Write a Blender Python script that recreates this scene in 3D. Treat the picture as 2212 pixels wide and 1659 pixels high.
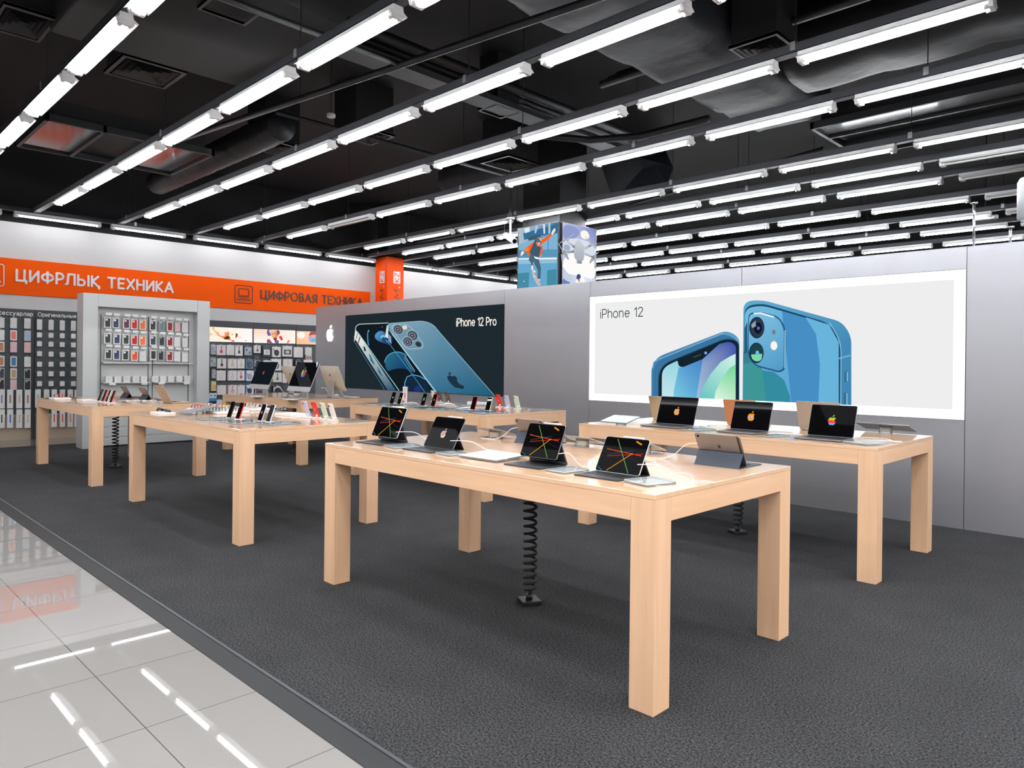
import bpy, bmesh, math, random
from mathutils import Vector, Matrix

for o in list(bpy.data.objects):
    bpy.data.objects.remove(o)
SC = bpy.context.scene
COL = SC.collection
random.seed(7)
PI = math.pi

# ---------------------------------------------------------------- camera
FPX, PPY = 1552.917, 793.739
EYE = Vector((1.6406, -2.5032, 1.4364))
def _axes(a, b, c):
    ca, sa, cb, sb, cc, sc = math.cos(a), math.sin(a), math.cos(b), math.sin(b), math.cos(c), math.sin(c)
    f = Vector((sa * cb, ca * cb, -sb)); r = Vector((ca, -sa, 0)); u = r.cross(f)
    return r * cc + u * sc, u * cc - r * sc, f
CR, CU, CF = _axes(-0.7792, 0.0036, 0.0107)
cam_data = bpy.data.cameras.new('camera')
cam = bpy.data.objects.new('camera', cam_data); COL.objects.link(cam)
cam.matrix_world = Matrix((( CR.x, CU.x, -CF.x, EYE.x), (CR.y, CU.y, -CF.y, EYE.y), (CR.z, CU.z, -CF.z, EYE.z), (0, 0, 0, 1)))
cam_data.sensor_width = 36; cam_data.lens = FPX / 2212 * 36
cam_data.shift_y = (PPY - 829.5) / 2212
cam_data.clip_start = 0.05; cam_data.clip_end = 200
SC.camera = cam

# ---------------------------------------------------------------- world, exposure
w = bpy.data.worlds.new('world'); SC.world = w; w.use_nodes = True
w.node_tree.nodes['Background'].inputs[0].default_value = (0.8, 0.9, 1, 1)
w.node_tree.nodes['Background'].inputs[1].default_value = 0.02
vs = SC.view_settings
SC.display_settings.display_device = 'sRGB'
vs.view_transform = 'Standard'; vs.look = 'None'; vs.exposure = 0.0; vs.gamma = 1.0; vs.use_curve_mapping = False
cy = SC.cycles
cy.max_bounces = 7; cy.diffuse_bounces = 4; cy.glossy_bounces = 4; cy.transmission_bounces = 5; cy.transparent_max_bounces = 10
cy.caustics_reflective = False; cy.caustics_refractive = False
cy.sample_clamp_indirect = 4.0
cy.use_light_tree = True
cy.use_adaptive_sampling = True; cy.adaptive_threshold = 0.02
cy.use_denoising = True
TUBE = 50.0         # radiance of the fluorescent tubes
TUBE_BACK, TUBE_WALL, FRONT_FILL = 125.0, 27.0, 84.0
LIGHT_Z = 3.95
ROWS = [-0.71, 0.63, 2.0, 3.41, 4.71, 6.56, 7.6, 8.53, 10.0, 11.43, 12.66, 14.2]
COL0, COLP, LEN = -10.33, 1.575, 1.37
COLS = [COL0 + COLP * k for k in range(-1, 11)]

def ray(x, y):
    return CF + CR * ((x - 1106) / FPX) - CU * ((y - PPY) / FPX)
def onx(x, y, v): d = ray(x, y); return EYE + d * ((v - EYE.x) / d.x)
def ony(x, y, v): d = ray(x, y); return EYE + d * ((v - EYE.y) / d.y)
def onz(x, y, v): d = ray(x, y); return EYE + d * ((v - EYE.z) / d.z)
def proj(p):
    d = Vector(p) - EYE; z = d.dot(CF)
    if z < 0.05: return None
    return 1106 + FPX * d.dot(CR) / z, PPY - FPX * d.dot(CU) / z
def in_frame(p, m=0):
    q = proj(p)
    return q is not None and -m <= q[0] <= 2212 + m and -m <= q[1] <= 1659 + m

# unseen area lights added along the continued lamp rows, widened and boosted as fill
def off_frame_fill(x, y):
    L = bpy.data.lights.new('added_ceiling_fill', 'AREA'); L.shape = 'RECTANGLE'; L.size = 1.2; L.size_y = 0.6
    L.energy = FRONT_FILL * 0.30; L.color = (0.97, 0.985, 1.0)
    o = bpy.data.objects.new('added_ceiling_fill', L); COL.objects.link(o); o.location = (x, y, LIGHT_Z - 0.02)
LIT_SPOTS, OFF_SPOTS = [], []
for ri, y in enumerate([-5.0, -3.6, -2.15] + ROWS):
    for x in COLS + [COLS[-1] + COLP]:
        inside = in_frame((x, y, LIGHT_Z), 70) or in_frame((x + LEN, y, LIGHT_Z), 70)
        (LIT_SPOTS if inside and ri >= 3 else OFF_SPOTS).append((x, y))
for x, y in OFF_SPOTS:
    if x > -9 and y < 7: off_frame_fill(x + LEN / 2, y)

# ---------------------------------------------------------------- helpers
def lin(c):
    return tuple(((v / 255) / 12.92 if v / 255 <= 0.04045 else ((v / 255 + 0.055) / 1.055) ** 2.4) for v in c[:3])
MATS = {}
def mat(name, c, rough=0.5, metal=0.0, spec=0.5, emit=None, estr=0.0, coat=0.0):
    m = bpy.data.materials.new(name); m.use_nodes = True; m.diffuse_color = (*lin(c), 1)
    b = m.node_tree.nodes['Principled BSDF']
    b.inputs['Base Color'].default_value = (*lin(c), 1); b.inputs['Roughness'].default_value = rough
    b.inputs['Metallic'].default_value = metal; b.inputs['Specular IOR Level'].default_value = spec
    if coat: b.inputs['Coat Weight'].default_value = coat; b.inputs['Coat Roughness'].default_value = 0.05
    if emit is not None:
        b.inputs['Emission Color'].default_value = (*lin(emit), 1); b.inputs['Emission Strength'].default_value = estr
    MATS[name] = m; return m
def N(m, t, **k):
    n = m.node_tree.nodes.new(t)
    for a, v in k.items():
        if a in n.inputs: n.inputs[a].default_value = v
        else: setattr(n, a, v)
    return n
def LK(m, a, b): m.node_tree.links.new(a, b)
_solid = {}
def solid(c, rough=0.5, metal=0.0, spec=0.5):
    k = (tuple(c), rough, metal, spec)
    if k not in _solid: _solid[k] = mat('paint_%d_%d_%d' % tuple(c), c, rough, metal, spec)
    return _solid[k]

def emitter(name, c, s):
    m = bpy.data.materials.new(name); m.use_nodes = True; nt = m.node_tree; nt.nodes.clear()
    e = nt.nodes.new('ShaderNodeEmission'); o = nt.nodes.new('ShaderNodeOutputMaterial')
    e.inputs[0].default_value = (*lin(c), 1); e.inputs[1].default_value = s
    nt.links.new(e.outputs[0], o.inputs[0]); MATS[name] = m; return m

class MB:
    """collects faces and links them as one mesh object"""
    def __init__(s): s.v, s.f, s.m = [], [], []
    def add(s, vs, fs, mi=0):
        b = len(s.v); s.v += [tuple(v) for v in vs]; s.f += [tuple(b + i for i in f) for f in fs]; s.m += [mi] * len(fs); return s
    def box(s, lo, hi, mi=0, M=None):
        x0, y0, z0 = lo; x1, y1, z1 = hi
        vs = [(x0, y0, z0), (x1, y0, z0), (x1, y1, z0), (x0, y1, z0), (x0, y0, z1), (x1, y0, z1), (x1, y1, z1), (x0, y1, z1)]
        if M is not None: vs = [M @ Vector(v) for v in vs]
        return s.add(vs, [(0, 3, 2, 1), (4, 5, 6, 7), (0, 1, 5, 4), (1, 2, 6, 5), (2, 3, 7, 6), (3, 0, 4, 7)], mi)
    def prism(s, poly, z0, z1, mi=0, M=None):
        n = len(poly); vs = [Vector((p[0], p[1], z0)) for p in poly] + [Vector((p[0], p[1], z1)) for p in poly]
        if M is not None: vs = [M @ v for v in vs]
        return s.add(vs, [tuple(range(n))[::-1], tuple(range(n, 2 * n))] + [(i, (i + 1) % n, n + (i + 1) % n, n + i) for i in range(n)], mi)
    def tube(s, path, r, n=8, mi=0, closed=False):
        P = [Vector(p) for p in path]; rings = []; up = None
        for i, p in enumerate(P):
            a = P[(i - 1) % len(P)] if closed or i > 0 else p; b = P[(i + 1) % len(P)] if closed or i < len(P) - 1 else p
            t = (b - a).normalized() if (b - a).length > 1e-9 else Vector((0, 0, 1))
            if up is None: up = Vector((0, 0, 1)) if abs(t.z) < .9 else Vector((1, 0, 0))
            u = (up - t * up.dot(t))
            u = u.normalized() if u.length > 1e-6 else t.orthogonal().normalized()
            up = u; w_ = t.cross(u); rr = r[i] if isinstance(r, (list, tuple)) else r
            rings.append([p + (u * math.cos(2 * PI * k / n) + w_ * math.sin(2 * PI * k / n)) * rr for k in range(n)])
        vs = [v for q in rings for v in q]; m = len(rings); fs = []
        for i in range(m if closed else m - 1):
            for k in range(n):
                j = (i + 1) % m
                fs.append((i * n + k, i * n + (k + 1) % n, j * n + (k + 1) % n, j * n + k))
        if not closed: fs += [tuple(range(n))[::-1], tuple((m - 1) * n + k for k in range(n))]
        return s.add(vs, fs, mi)
    def cyl(s, a, b, r, n=16, mi=0): return s.tube([a, b], r, n, mi)
    def quad(s, a, b, c, d, mi=0): return s.add([a, b, c, d], [(0, 1, 2, 3)], mi)
    def build(s, name, mats, parent=None, bevel=0, smooth=False, loc=None, seg=2):
        me = bpy.data.meshes.new(name); me.from_pydata(s.v, [], s.f)
        mats = mats if isinstance(mats, (list, tuple)) else [mats]
        for m in mats: me.materials.append(m)
        for p, i in zip(me.polygons, s.m): p.material_index = i; p.use_smooth = smooth
        me.update()
        o = bpy.data.objects.new(name, me); COL.objects.link(o)
        if parent is not None: o.parent = parent
        if loc is not None: o.location = loc
        if bevel:
            md = o.modifiers.new('bevel', 'BEVEL'); md.width = bevel; md.segments = seg; md.limit_method = 'ANGLE'; md.angle_limit = 0.6
        return o

def tag(o, label=None, cat=None, group=None, kind=None):
    if label: o['label'] = label
    if cat: o['category'] = cat
    if group: o['group'] = group
    if kind: o['kind'] = kind
    return o
def thing(name, label, cat, loc=(0, 0, 0), rz=0.0, group=None):
    o = bpy.data.objects.new(name, None); COL.objects.link(o); o.location = loc; o.rotation_euler = (0, 0, rz)
    o.empty_display_size = 0.1
    return tag(o, label, cat, group)
def dup(root, loc=None, rz=None, label=None, group=None):
    r = root.copy(); COL.objects.link(r)
    if loc is not None: r.location = loc
    if rz is not None: r.rotation_euler = (0, 0, rz)
    if label: r['label'] = label
    if group: r['group'] = group
    for ch in list(root.children):
        c = ch.copy(); COL.objects.link(c); c.parent = r
        for g in list(ch.children):
            d = g.copy(); COL.objects.link(d); d.parent = c
    return r
def swap(root, part, m):
    """gives the named part of a copied thing its own material"""
    for ch in root.children:
        for o in [ch] + list(ch.children):
            if o.name.split('.')[0] == part:
                o.data = o.data.copy(); o.data.materials[0] = m
ORD = ['first', 'second', 'third', 'fourth', 'fifth', 'sixth', 'seventh', 'eighth', 'ninth', 'tenth', 'eleventh', 'twelfth', 'thirteenth', 'fourteenth', 'fifteenth']

def rrect(w_, h, r, n=5, cx=0.0, cy_=0.0):
    pts = []
    for (sx, sy, a0) in ((1, 1, 0), (-1, 1, 90), (-1, -1, 180), (1, -1, 270)):
        for k in range(n + 1):
            a = math.radians(a0 + 90 * k / n)
            pts.append((cx + sx * (w_ / 2 - r) + r * math.cos(a), cy_ + sy * (h / 2 - r) + r * math.sin(a)))
    return pts
def ell(cx, cy_, rx, ry=None, n=28, rot=0.0):
    ry = rx if ry is None else ry; c, s_ = math.cos(math.radians(rot)), math.sin(math.radians(rot)); out = []
    for k in range(n):
        a = 2 * PI * k / n; x, y = rx * math.cos(a), ry * math.sin(a); out.append((cx + x * c - y * s_, cy_ + x * s_ + y * c))
    return out
def smooth_poly(pts, it=2):
    """Chaikin rounding of a closed outline"""
    for _ in range(it):
        q = []
        for i in range(len(pts)):
            a, b = pts[i], pts[(i + 1) % len(pts)]
            q += [(a[0] * .75 + b[0] * .25, a[1] * .75 + b[1] * .25), (a[0] * .25 + b[0] * .75, a[1] * .25 + b[1] * .75)]
        pts = q
    return pts
def round_poly(pts, r, n=6):
    """rounds the corners of a closed outline; r one radius or one per corner"""
    out = []; m = len(pts); P = [Vector((p[0], p[1])) for p in pts]
    for i in range(m):
        a, b, c = P[i - 1], P[i], P[(i + 1) % m]; rr = r[i] if isinstance(r, (list, tuple)) else r
        u, v = a - b, c - b
        rr = min(rr, u.length * .48, v.length * .48)
        if rr < 1e-6: out.append((b.x, b.y)); continue
        p0, p2 = b + u.normalized() * rr, b + v.normalized() * rr
        for k in range(n + 1):
            t = k / n; q = p0 * (1 - t) ** 2 + b * 2 * t * (1 - t) + p2 * t * t; out.append((q.x, q.y))
    return out
def band(pts, w_):
    """closed outline of a stroke of width w_ along pts"""
    P = [Vector((p[0], p[1])) for p in pts]; L, R = [], []
    for i, p in enumerate(P):
        a = P[max(i - 1, 0)]; b = P[min(i + 1, len(P) - 1)]; t = (b - a).normalized(); nrm = Vector((-t.y, t.x)) * (w_ / 2)
        L.append(p + nrm); R.append(p - nrm)
    return [(v.x, v.y) for v in L + R[::-1]]
FRUIT = smooth_poly([(0.02, .42), (.10, .45), (.22, .49), (.33, .46), (.44, .36), (.35, .29), (.30, .19), (.30, .07), (.36, -.05), (.48, -.12), (.43, -.22), (.36, -.36), (.27, -.48), (.18, -.52), (.09, -.50),
    (0, -.475), (-.09, -.50), (-.18, -.52), (-.27, -.48), (-.38, -.33), (-.45, -.15), (-.48, .03), (-.46, .21), (-.39, .36), (-.28, .46), (-.17, .49), (-.08, .45)], 1)
LEAF = smooth_poly([(.0, .52), (.02, .66), (.09, .77), (.23, .86), (.22, .73), (.14, .60)], 1)

def art_material(name, strength):
    m = bpy.data.materials.new(name); m.use_nodes = True; nt = m.node_tree; nt.nodes.clear()
    a = nt.nodes.new('ShaderNodeVertexColor'); a.layer_name = 'Col'
    e = nt.nodes.new('ShaderNodeEmission'); o = nt.nodes.new('ShaderNodeOutputMaterial')
    nt.links.new(a.outputs[0], e.inputs[0]); e.inputs[1].default_value = strength; nt.links.new(e.outputs[0], o.inputs[0])
    MATS[name] = m; return m
def print_material(name, rough=0.4):
    m = bpy.data.materials.new(name); m.use_nodes = True; nt = m.node_tree
    a = nt.nodes.new('ShaderNodeVertexColor'); a.layer_name = 'Col'; b = nt.nodes['Principled BSDF']
    nt.links.new(a.outputs[0], b.inputs['Base Color']); b.inputs['Roughness'].default_value = rough
    MATS[name] = m; return m
def art(name, layers, place, m, parent=None, step=0.0012, start=1):
    """printed or backlit picture: layers of (outline, colour or colour per point); place(x, y, lift) gives the point"""
    bm = bmesh.new(); lay = bm.verts.layers.float_color.new('Col')
    for i, (pts, c) in enumerate(layers):
        vs = []
        for k, p in enumerate(pts):
            v = bm.verts.new(place(p[0], p[1], (i + start) * step)); cc = c[k] if isinstance(c, list) else (c(p) if callable(c) else c)
            v[lay] = (*lin(cc), 1); vs.append(v)
        f = bm.faces.new(vs)
        if len(vs) > 4: bmesh.ops.triangulate(bm, faces=[f])
    me = bpy.data.meshes.new(name); bm.to_mesh(me); bm.free(); me.materials.append(m)
    o = bpy.data.objects.new(name, me); COL.objects.link(o)
    if parent is not None: o.parent = parent
    return o
def grad(p0, p1, c0, c1, cm=None):
    """colour running from c0 at p0 to c1 at p1"""
    d = (p1[0] - p0[0], p1[1] - p0[1]); L = d[0] ** 2 + d[1] ** 2
    def f(p):
        t = max(0, min(1, ((p[0] - p0[0]) * d[0] + (p[1] - p0[1]) * d[1]) / L))
        if cm is not None:
            a, b, t = (c0, cm, t * 2) if t < .5 else (cm, c1, t * 2 - 1)
        else: a, b = c0, c1
        return tuple(a[i] * (1 - t) + b[i] * t for i in range(3))
    return f
def _a(cx, cy_, rx, ry, a0, a1, n=10):
    return [(cx + rx * math.cos(math.radians(a0 + (a1 - a0) * k / n)), cy_ + ry * math.sin(math.radians(a0 + (a1 - a0) * k / n))) for k in range(n + 1)]
def _O(w_, h=1.0): return [_a(w_ / 2, h / 2, w_ / 2, h / 2, 0, 360, 26)]
def _P(w_=.52, h0=.42): return [[(0, 0), (0, 1)] , [(0, 1), (w_ - .29, 1)] + _a(w_ - .29, (1 + h0) / 2, .29, (1 - h0) / 2, 90, -90) + [(0, h0)]]
_e = [(.02, .36), (.52, .36)] + _a(.28, .35, .25, .35, 5, 318, 18)
GLYPH = {   # letter: (width, strokes), capitals one unit high
 'Ц': (.72, [[(0, 1), (0, 0), (.72, 0), (.72, -.22)], [(.58, 0), (.58, 1)]]), 'И': (.62, [[(0, 1), (0, 0), (.62, 1), (.62, 0)]]), 'Ф': (.86, [[(.43, -.02), (.43, 1.02)], _a(.43, .5, .43, .33, 0, 360, 26)]),
 'Р': (.52, _P()), 'P': (.52, _P()), 'Л': (.64, [[(-.06, 0), (.06, .06), (.14, 1), (.64, 1), (.64, 0)]]), 'Ы': (.86, [[(0, 1), (0, 0), (.28, 0)] + _a(.28, .28, .26, .28, -90, 90) + [(0, .56)], [(.86, 0), (.86, 1)]]),
 'Қ': (.60, [[(0, 0), (0, 1)], [(.52, 1), (.06, .5), (.54, 0), (.62, 0), (.62, -.2)]]), 'К': (.56, [[(0, 0), (0, 1)], [(.52, 1), (.06, .5), (.56, 0)]]), 'K': (.56, [[(0, 0), (0, 1)], [(.52, 1), (.06, .5), (.56, 0)]]),
 'Т': (.62, [[(0, 1), (.62, 1)], [(.31, 1), (.31, 0)]]), 'Е': (.48, [[(.48, 1), (0, 1), (0, 0), (.48, 0)], [(0, .52), (.42, .52)]]), 'Х': (.62, [[(0, 1), (.62, 0)], [(0, 0), (.62, 1)]]), 'Н': (.6, [[(0, 0), (0, 1)], [(.6, 0), (.6, 1)], [(0, .52), (.6, .52)]]),
 'А': (.72, [[(0, 0), (.36, 1), (.72, 0)], [(.14, .33), (.58, .33)]]), 'О': (.84, _O(.84)), 'O': (.84, _O(.84)), 'В': (.52, [[(0, 0), (0, 1), (.24, 1)] + _a(.24, .77, .23, .23, 90, -90) + [(0, .54)], [(.24, .54)] + _a(.26, .27, .27, .27, 90, -90) + [(0, 0)]]),
 'Я': (.54, [[(.54, 0), (.54, 1)], [(.54, 1), (.28, 1)] + _a(.28, .71, .28, .29, 90, 270) + [(.54, .42)], [(.28, .42), (0, 0)]]), 'D': (.66, [[(0, 0), (0, 1), (.26, 1)] + _a(.26, .5, .42, .5, 90, -90) + [(0, 0)]]), 'M': (.8, [[(0, 0), (0, 1), (.4, .25), (.8, 1), (.8, 0)]]),
 'Z': (.58, [[(0, 1), (.58, 1), (0, 0), (.58, 0)]]), '1': (.24, [[(0, .78), (.22, 1), (.22, 0)]]), '2': (.5, [_a(.25, .74, .24, .26, 165, -30, 12) + [(0, 0), (.52, 0)]]), '.': (.1, [[(.04, 0), (.06, .0)]]),
 'i': (.06, [[(.03, 0), (.03, .7)], [(.03, .93), (.03, .95)]]), 'h': (.46, [[(0, 0), (0, 1)], [(0, .4)] + _a(.23, .47, .23, .24, 170, 0) + [(.46, 0)]]), 'o': (.54, _O(.54, .71)), 'n': (.46, [[(0, 0), (0, .7)], [(0, .4)] + _a(.23, .47, .23, .24, 170, 0) + [(.46, 0)]]),
 'e': (.54, [_e]), 'r': (.28, [[(0, 0), (0, .7)], [(0, .42)] + _a(.24, .44, .24, .26, 165, 80, 8)]),
 'а': (.48, [_a(.24, .52, .2, .18, 150, 0, 9) + [(.46, .5), (.46, 0)], [(.46, .4), (.2, .38)] + _a(.19, .19, .19, .19, 90, 270) + [(.32, .02), (.46, .14)]]), 'к': (.44, [[(0, 0), (0, .7)], [(.42, .7), (.06, .36), (.44, 0)]]), 'қ': (.48, [[(0, 0), (0, .7)], [(.42, .7), (.06, .36), (.42, 0), (.5, 0), (.5, -.17)]]),
 'с': (.46, [_a(.27, .35, .26, .35, 42, 318, 16)]), 'е': (.54, [_e]), 'у': (.5, [[(0, .7), (.26, .02)], [(.5, .7), (.2, -.16), (.08, -.24), (0, -.22)]]), 'р': (.5, [[(0, -.26), (0, .7)], _a(.25, .35, .25, .35, 0, 360, 20)]), 'л': (.5, [[(-.04, 0), (.06, .06), (.12, .7), (.5, .7), (.5, 0)]]),
 'ы': (.7, [[(0, .7), (0, 0), (.22, 0)] + _a(.22, .21, .2, .21, -90, 90) + [(0, .42)], [(.7, 0), (.7, .7)]]), 'г': (.36, [[(0, 0), (0, .7), (.36, .7)]]), 'и': (.5, [[(0, .7), (0, 0), (.5, .7), (.5, 0)]]), 'н': (.5, [[(0, 0), (0, .7)], [(.5, 0), (.5, .7)], [(0, .37), (.5, .37)]]), 'ь': (.44, [[(0, .7), (0, 0), (.22, 0)] + _a(.22, .21, .2, .21, -90, 90) + [(0, .42)]]),
 ' ': (.22, [])}
def text(name, body, p0, p1, up, m, parent=None, weight=.15, depth=0.0, shear=0.0, gap=.2):
    """writing from p0 to p1 along the baseline in strokes of the given weight; up is one capital's height"""
    p0, p1, up = Vector(p0), Vector(p1), Vector(up); x = weight / 2; items = []
    for ch in body:
        w_, st = GLYPH[ch]
        for s_ in st: items.append([(x + a, b) for a, b in s_])
        x += w_ + gap + weight * .45
    total = x - gap - weight * .45 + weight / 2; ax = p1 - p0; nrm = ax.cross(up).normalized(); mb = MB()
    kx = ax.length / total / up.length      # how much the letters are squeezed across
    cnt = 0
    for j, s_ in enumerate(items):
        r = weight / 2; P = [Vector((a * kx, b)) for a, b in s_]; closed = (P[0] - P[-1]).length < 1e-4; polys = []
        for i in range(len(P) - 1):
            d = P[i + 1] - P[i]
            if d.length < 1e-6: d = Vector((1e-4, 0))
            t = math.atan2(d.y, d.x); seg = [P[i] + Vector((math.cos(t + PI / 2 + PI * k / 6), math.sin(t + PI / 2 + PI * k / 6))) * r for k in range(7)] + [P[i + 1] + Vector((math.cos(t - PI / 2 + PI * k / 6), math.sin(t - PI / 2 + PI * k / 6))) * r for k in range(7)]
            polys.append(seg)
        for q in polys:
            n = len(q); cnt += 1; W = [p0 + nrm * (cnt % 24 * 1.2e-4) + ax.normalized() * ((v.x + shear * v.y) * up.length) + up * v.y for v in q]
            if depth: mb.add(W + [v + nrm * depth for v in W], [tuple(range(n))[::-1], tuple(range(n, 2 * n))] + [(k, (k + 1) % n, n + (k + 1) % n, n + k) for k in range(n)])
            else: mb.add(W, [tuple(range(n))])
    return mb.build(name, m, parent)

# ---------------------------------------------------------------- materials
def wood(name, axis):
    m = mat(name, (225, 183, 142), rough=0.38, spec=0.4); b = m.node_tree.nodes['Principled BSDF']
    tc = N(m, 'ShaderNodeTexCoord'); mp = N(m, 'ShaderNodeMapping'); LK(m, tc.outputs['Object'], mp.inputs[0])
    sc = [26.0, 26.0, 26.0]; sc[axis] = 1.6; mp.inputs['Scale'].default_value = sc
    n1 = N(m, 'ShaderNodeTexNoise'); n1.inputs['Scale'].default_value = 1.0; n1.inputs['Detail'].default_value = 5; n1.inputs['Distortion'].default_value = 0.6
    LK(m, mp.outputs[0], n1.inputs['Vector'])
    n2 = N(m, 'ShaderNodeTexNoise'); n2.inputs['Scale'].default_value = 1.3; n2.inputs['Detail'].default_value = 2
    LK(m, tc.outputs['Object'], n2.inputs['Vector'])
    r = N(m, 'ShaderNodeValToRGB'); e = r.color_ramp.elements
    e[0].position = 0.28; e[0].color = (*lin((227, 183, 146)), 1); e[1].position = 0.7; e[1].color = (*lin((237, 196, 160)), 1)
    LK(m, n1.outputs[0], r.inputs[0])
    mx = N(m, 'ShaderNodeMixRGB'); mx.blend_type = 'MULTIPLY'; mx.inputs[0].default_value = 0.25
    LK(m, r.outputs[0], mx.inputs[1])
    r2 = N(m, 'ShaderNodeValToRGB'); r2.color_ramp.elements[0].color = (*lin((236, 216, 200)), 1); r2.color_ramp.elements[1].color = (1, 1, 1, 1)
    LK(m, n2.outputs[0], r2.inputs[0]); LK(m, r2.outputs[0], mx.inputs[2]); LK(m, mx.outputs[0], b.inputs['Base Color'])
    return m
WX, WY, WZ = wood('maple_lengthwise', 0), wood('maple_crosswise', 1), wood('maple_upright', 2)
WTOP = wood('maple_lacquered_top', 0); WTOP.node_tree.nodes['Principled BSDF'].inputs['Roughness'].default_value = 0.3
WTOP.node_tree.nodes['Principled BSDF'].inputs['Coat Weight'].default_value = 0.9; WTOP.node_tree.nodes['Principled BSDF'].inputs['Coat Roughness'].default_value = 0.05

CARPET = mat('charcoal_carpet', (66, 67, 69), rough=0.95, spec=0.1)
def _carpet(m):
    b = m.node_tree.nodes['Principled BSDF']; tc = N(m, 'ShaderNodeTexCoord')
    n = N(m, 'ShaderNodeTexNoise'); n.inputs['Scale'].default_value = 105; n.inputs['Detail'].default_value = 6; n.inputs['Roughness'].default_value = 0.85
    LK(m, tc.outputs['Object'], n.inputs['Vector'])
    r = N(m, 'ShaderNodeValToRGB'); e = r.color_ramp.elements
    e[0].position = 0.42; e[0].color = (*lin((14, 15, 17)), 1); e[1].position = 0.63; e[1].color = (*lin((96, 96, 98)), 1)
    LK(m, n.outputs[0], r.inputs[0])
    n2 = N(m, 'ShaderNodeTexNoise'); n2.inputs['Scale'].default_value = 3; n2.inputs['Detail'].default_value = 3
    LK(m, tc.outputs['Object'], n2.inputs['Vector'])
    mx = N(m, 'ShaderNodeMixRGB'); mx.blend_type = 'MULTIPLY'; mx.inputs[0].default_value = 0.35
    LK(m, r.outputs[0], mx.inputs[1]); LK(m, n2.outputs[0], mx.inputs[2]); LK(m, mx.outputs[0], b.inputs['Base Color'])
    bp = N(m, 'ShaderNodeBump'); bp.inputs['Strength'].default_value = 0.5; bp.inputs['Distance'].default_value = 0.004
    LK(m, n.outputs[0], bp.inputs['Height']); LK(m, bp.outputs[0], b.inputs['Normal'])
_carpet(CARPET)
TILE = mat('polished_floor_tile', (140, 137, 134), rough=0.012, spec=0.9)
def _tile(m):
    b = m.node_tree.nodes['Principled BSDF']; tc = N(m, 'ShaderNodeTexCoord'); mp = N(m, 'ShaderNodeMapping')
    mp.inputs['Location'].default_value = (1.385, 1.488, 0); LK(m, tc.outputs['Object'], mp.inputs[0])
    br = N(m, 'ShaderNodeTexBrick'); br.offset = 0; br.inputs['Scale'].default_value = 1.0
    br.inputs['Brick Width'].default_value = 0.65; br.inputs['Row Height'].default_value = 0.65; br.inputs['Mortar Size'].default_value = 0.0022; br.inputs['Mortar Smooth'].default_value = 0.1
    br.inputs['Color1'].default_value = (*lin((144, 141, 138)), 1); br.inputs['Color2'].default_value = (*lin((141, 138, 135)), 1); br.inputs['Mortar'].default_value = (*lin((86, 83, 80)), 1)
    LK(m, mp.outputs[0], br.inputs['Vector']); LK(m, br.outputs[0], b.inputs['Base Color'])
_tile(TILE)
RUBBER = mat('ribbed_edge_rubber', (17, 19, 22), rough=0.55)
WHITEW = mat('white_wall_paint', (214, 212, 212), rough=0.6)
DARKC = mat('black_ceiling_paint', (11, 13, 17), rough=0.75)
DARKP = mat('black_painted_pipe', (21, 23, 28), rough=0.5)
DARKG = mat('black_grille_metal', (46, 45, 46), rough=0.45)
WRAP = mat('grey_wrapped_duct', (40, 43, 49), rough=0.6)
def _wrap(m):
    b = m.node_tree.nodes['Principled BSDF']; tc = N(m, 'ShaderNodeTexCoord')
    n = N(m, 'ShaderNodeTexNoise'); n.inputs['Scale'].default_value = 2.2; n.inputs['Detail'].default_value = 6; LK(m, tc.outputs['Object'], n.inputs['Vector'])
    bp = N(m, 'ShaderNodeBump'); bp.inputs['Strength'].default_value = 0.7; bp.inputs['Distance'].default_value = 0.035
    LK(m, n.outputs[0], bp.inputs['Height']); LK(m, bp.outputs[0], b.inputs['Normal'])
_wrap(WRAP)
FOIL = mat('black_foil_wrap', (16, 18, 23), rough=0.5, spec=0.5); _wrap(FOIL)
GREYP = mat('satin_grey_panel', (182, 183, 189), rough=0.36, metal=0.7)
def _greyp(m):
    b = m.node_tree.nodes['Principled BSDF']; tc = N(m, 'ShaderNodeTexCoord'); mp = N(m, 'ShaderNodeMapping'); mp.inputs['Scale'].default_value = (40, 40, 1.5)
    LK(m, tc.outputs['Object'], mp.inputs[0]); n = N(m, 'ShaderNodeTexNoise'); n.inputs['Scale'].default_value = 4; n.inputs['Detail'].default_value = 3; LK(m, mp.outputs[0], n.inputs['Vector'])
    mr = N(m, 'ShaderNodeMapRange'); mr.inputs['To Min'].default_value = 0.3; mr.inputs['To Max'].default_value = 0.44
    LK(m, n.outputs[0], mr.inputs[0]); LK(m, mr.outputs[0], b.inputs['Roughness'])
_greyp(GREYP)
GREYU = mat('light_grey_panel', (206, 207, 206), rough=0.4, metal=0.15)
SEAM = mat('dark_panel_joint', (52, 52, 54), rough=0.6)
BLACK = mat('matt_black', (20, 20, 22), rough=0.45)
BLACKG = mat('glossy_black_glass', (8, 8, 10), rough=0.03, spec=0.012)
KEYB = mat('charcoal_keyboard', (34, 37, 43), rough=0.55)
KEYS = mat('black_keycaps', (20, 22, 25), rough=0.5)
FOLIO = mat('slate_grey_folio', (48, 57, 70), rough=0.6)
ALU = mat('silver_aluminium', (205, 206, 208), rough=0.28, metal=0.75)
SPACE = mat('space_grey_aluminium', (122, 122, 126), rough=0.32, metal=0.75)
COPPER = mat('copper_aluminium', (214, 150, 112), rough=0.34, metal=0.55)
GOLDA = mat('pale_gold_aluminium', (196, 184, 158), rough=0.34, metal=0.55)
WHITEP = mat('white_plastic', (238, 238, 238), rough=0.3)
WHITEM = mat('white_enamel', (226, 226, 226), rough=0.35)
PAPER = mat('white_paper', (240, 240, 238), rough=0.6)
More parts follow.
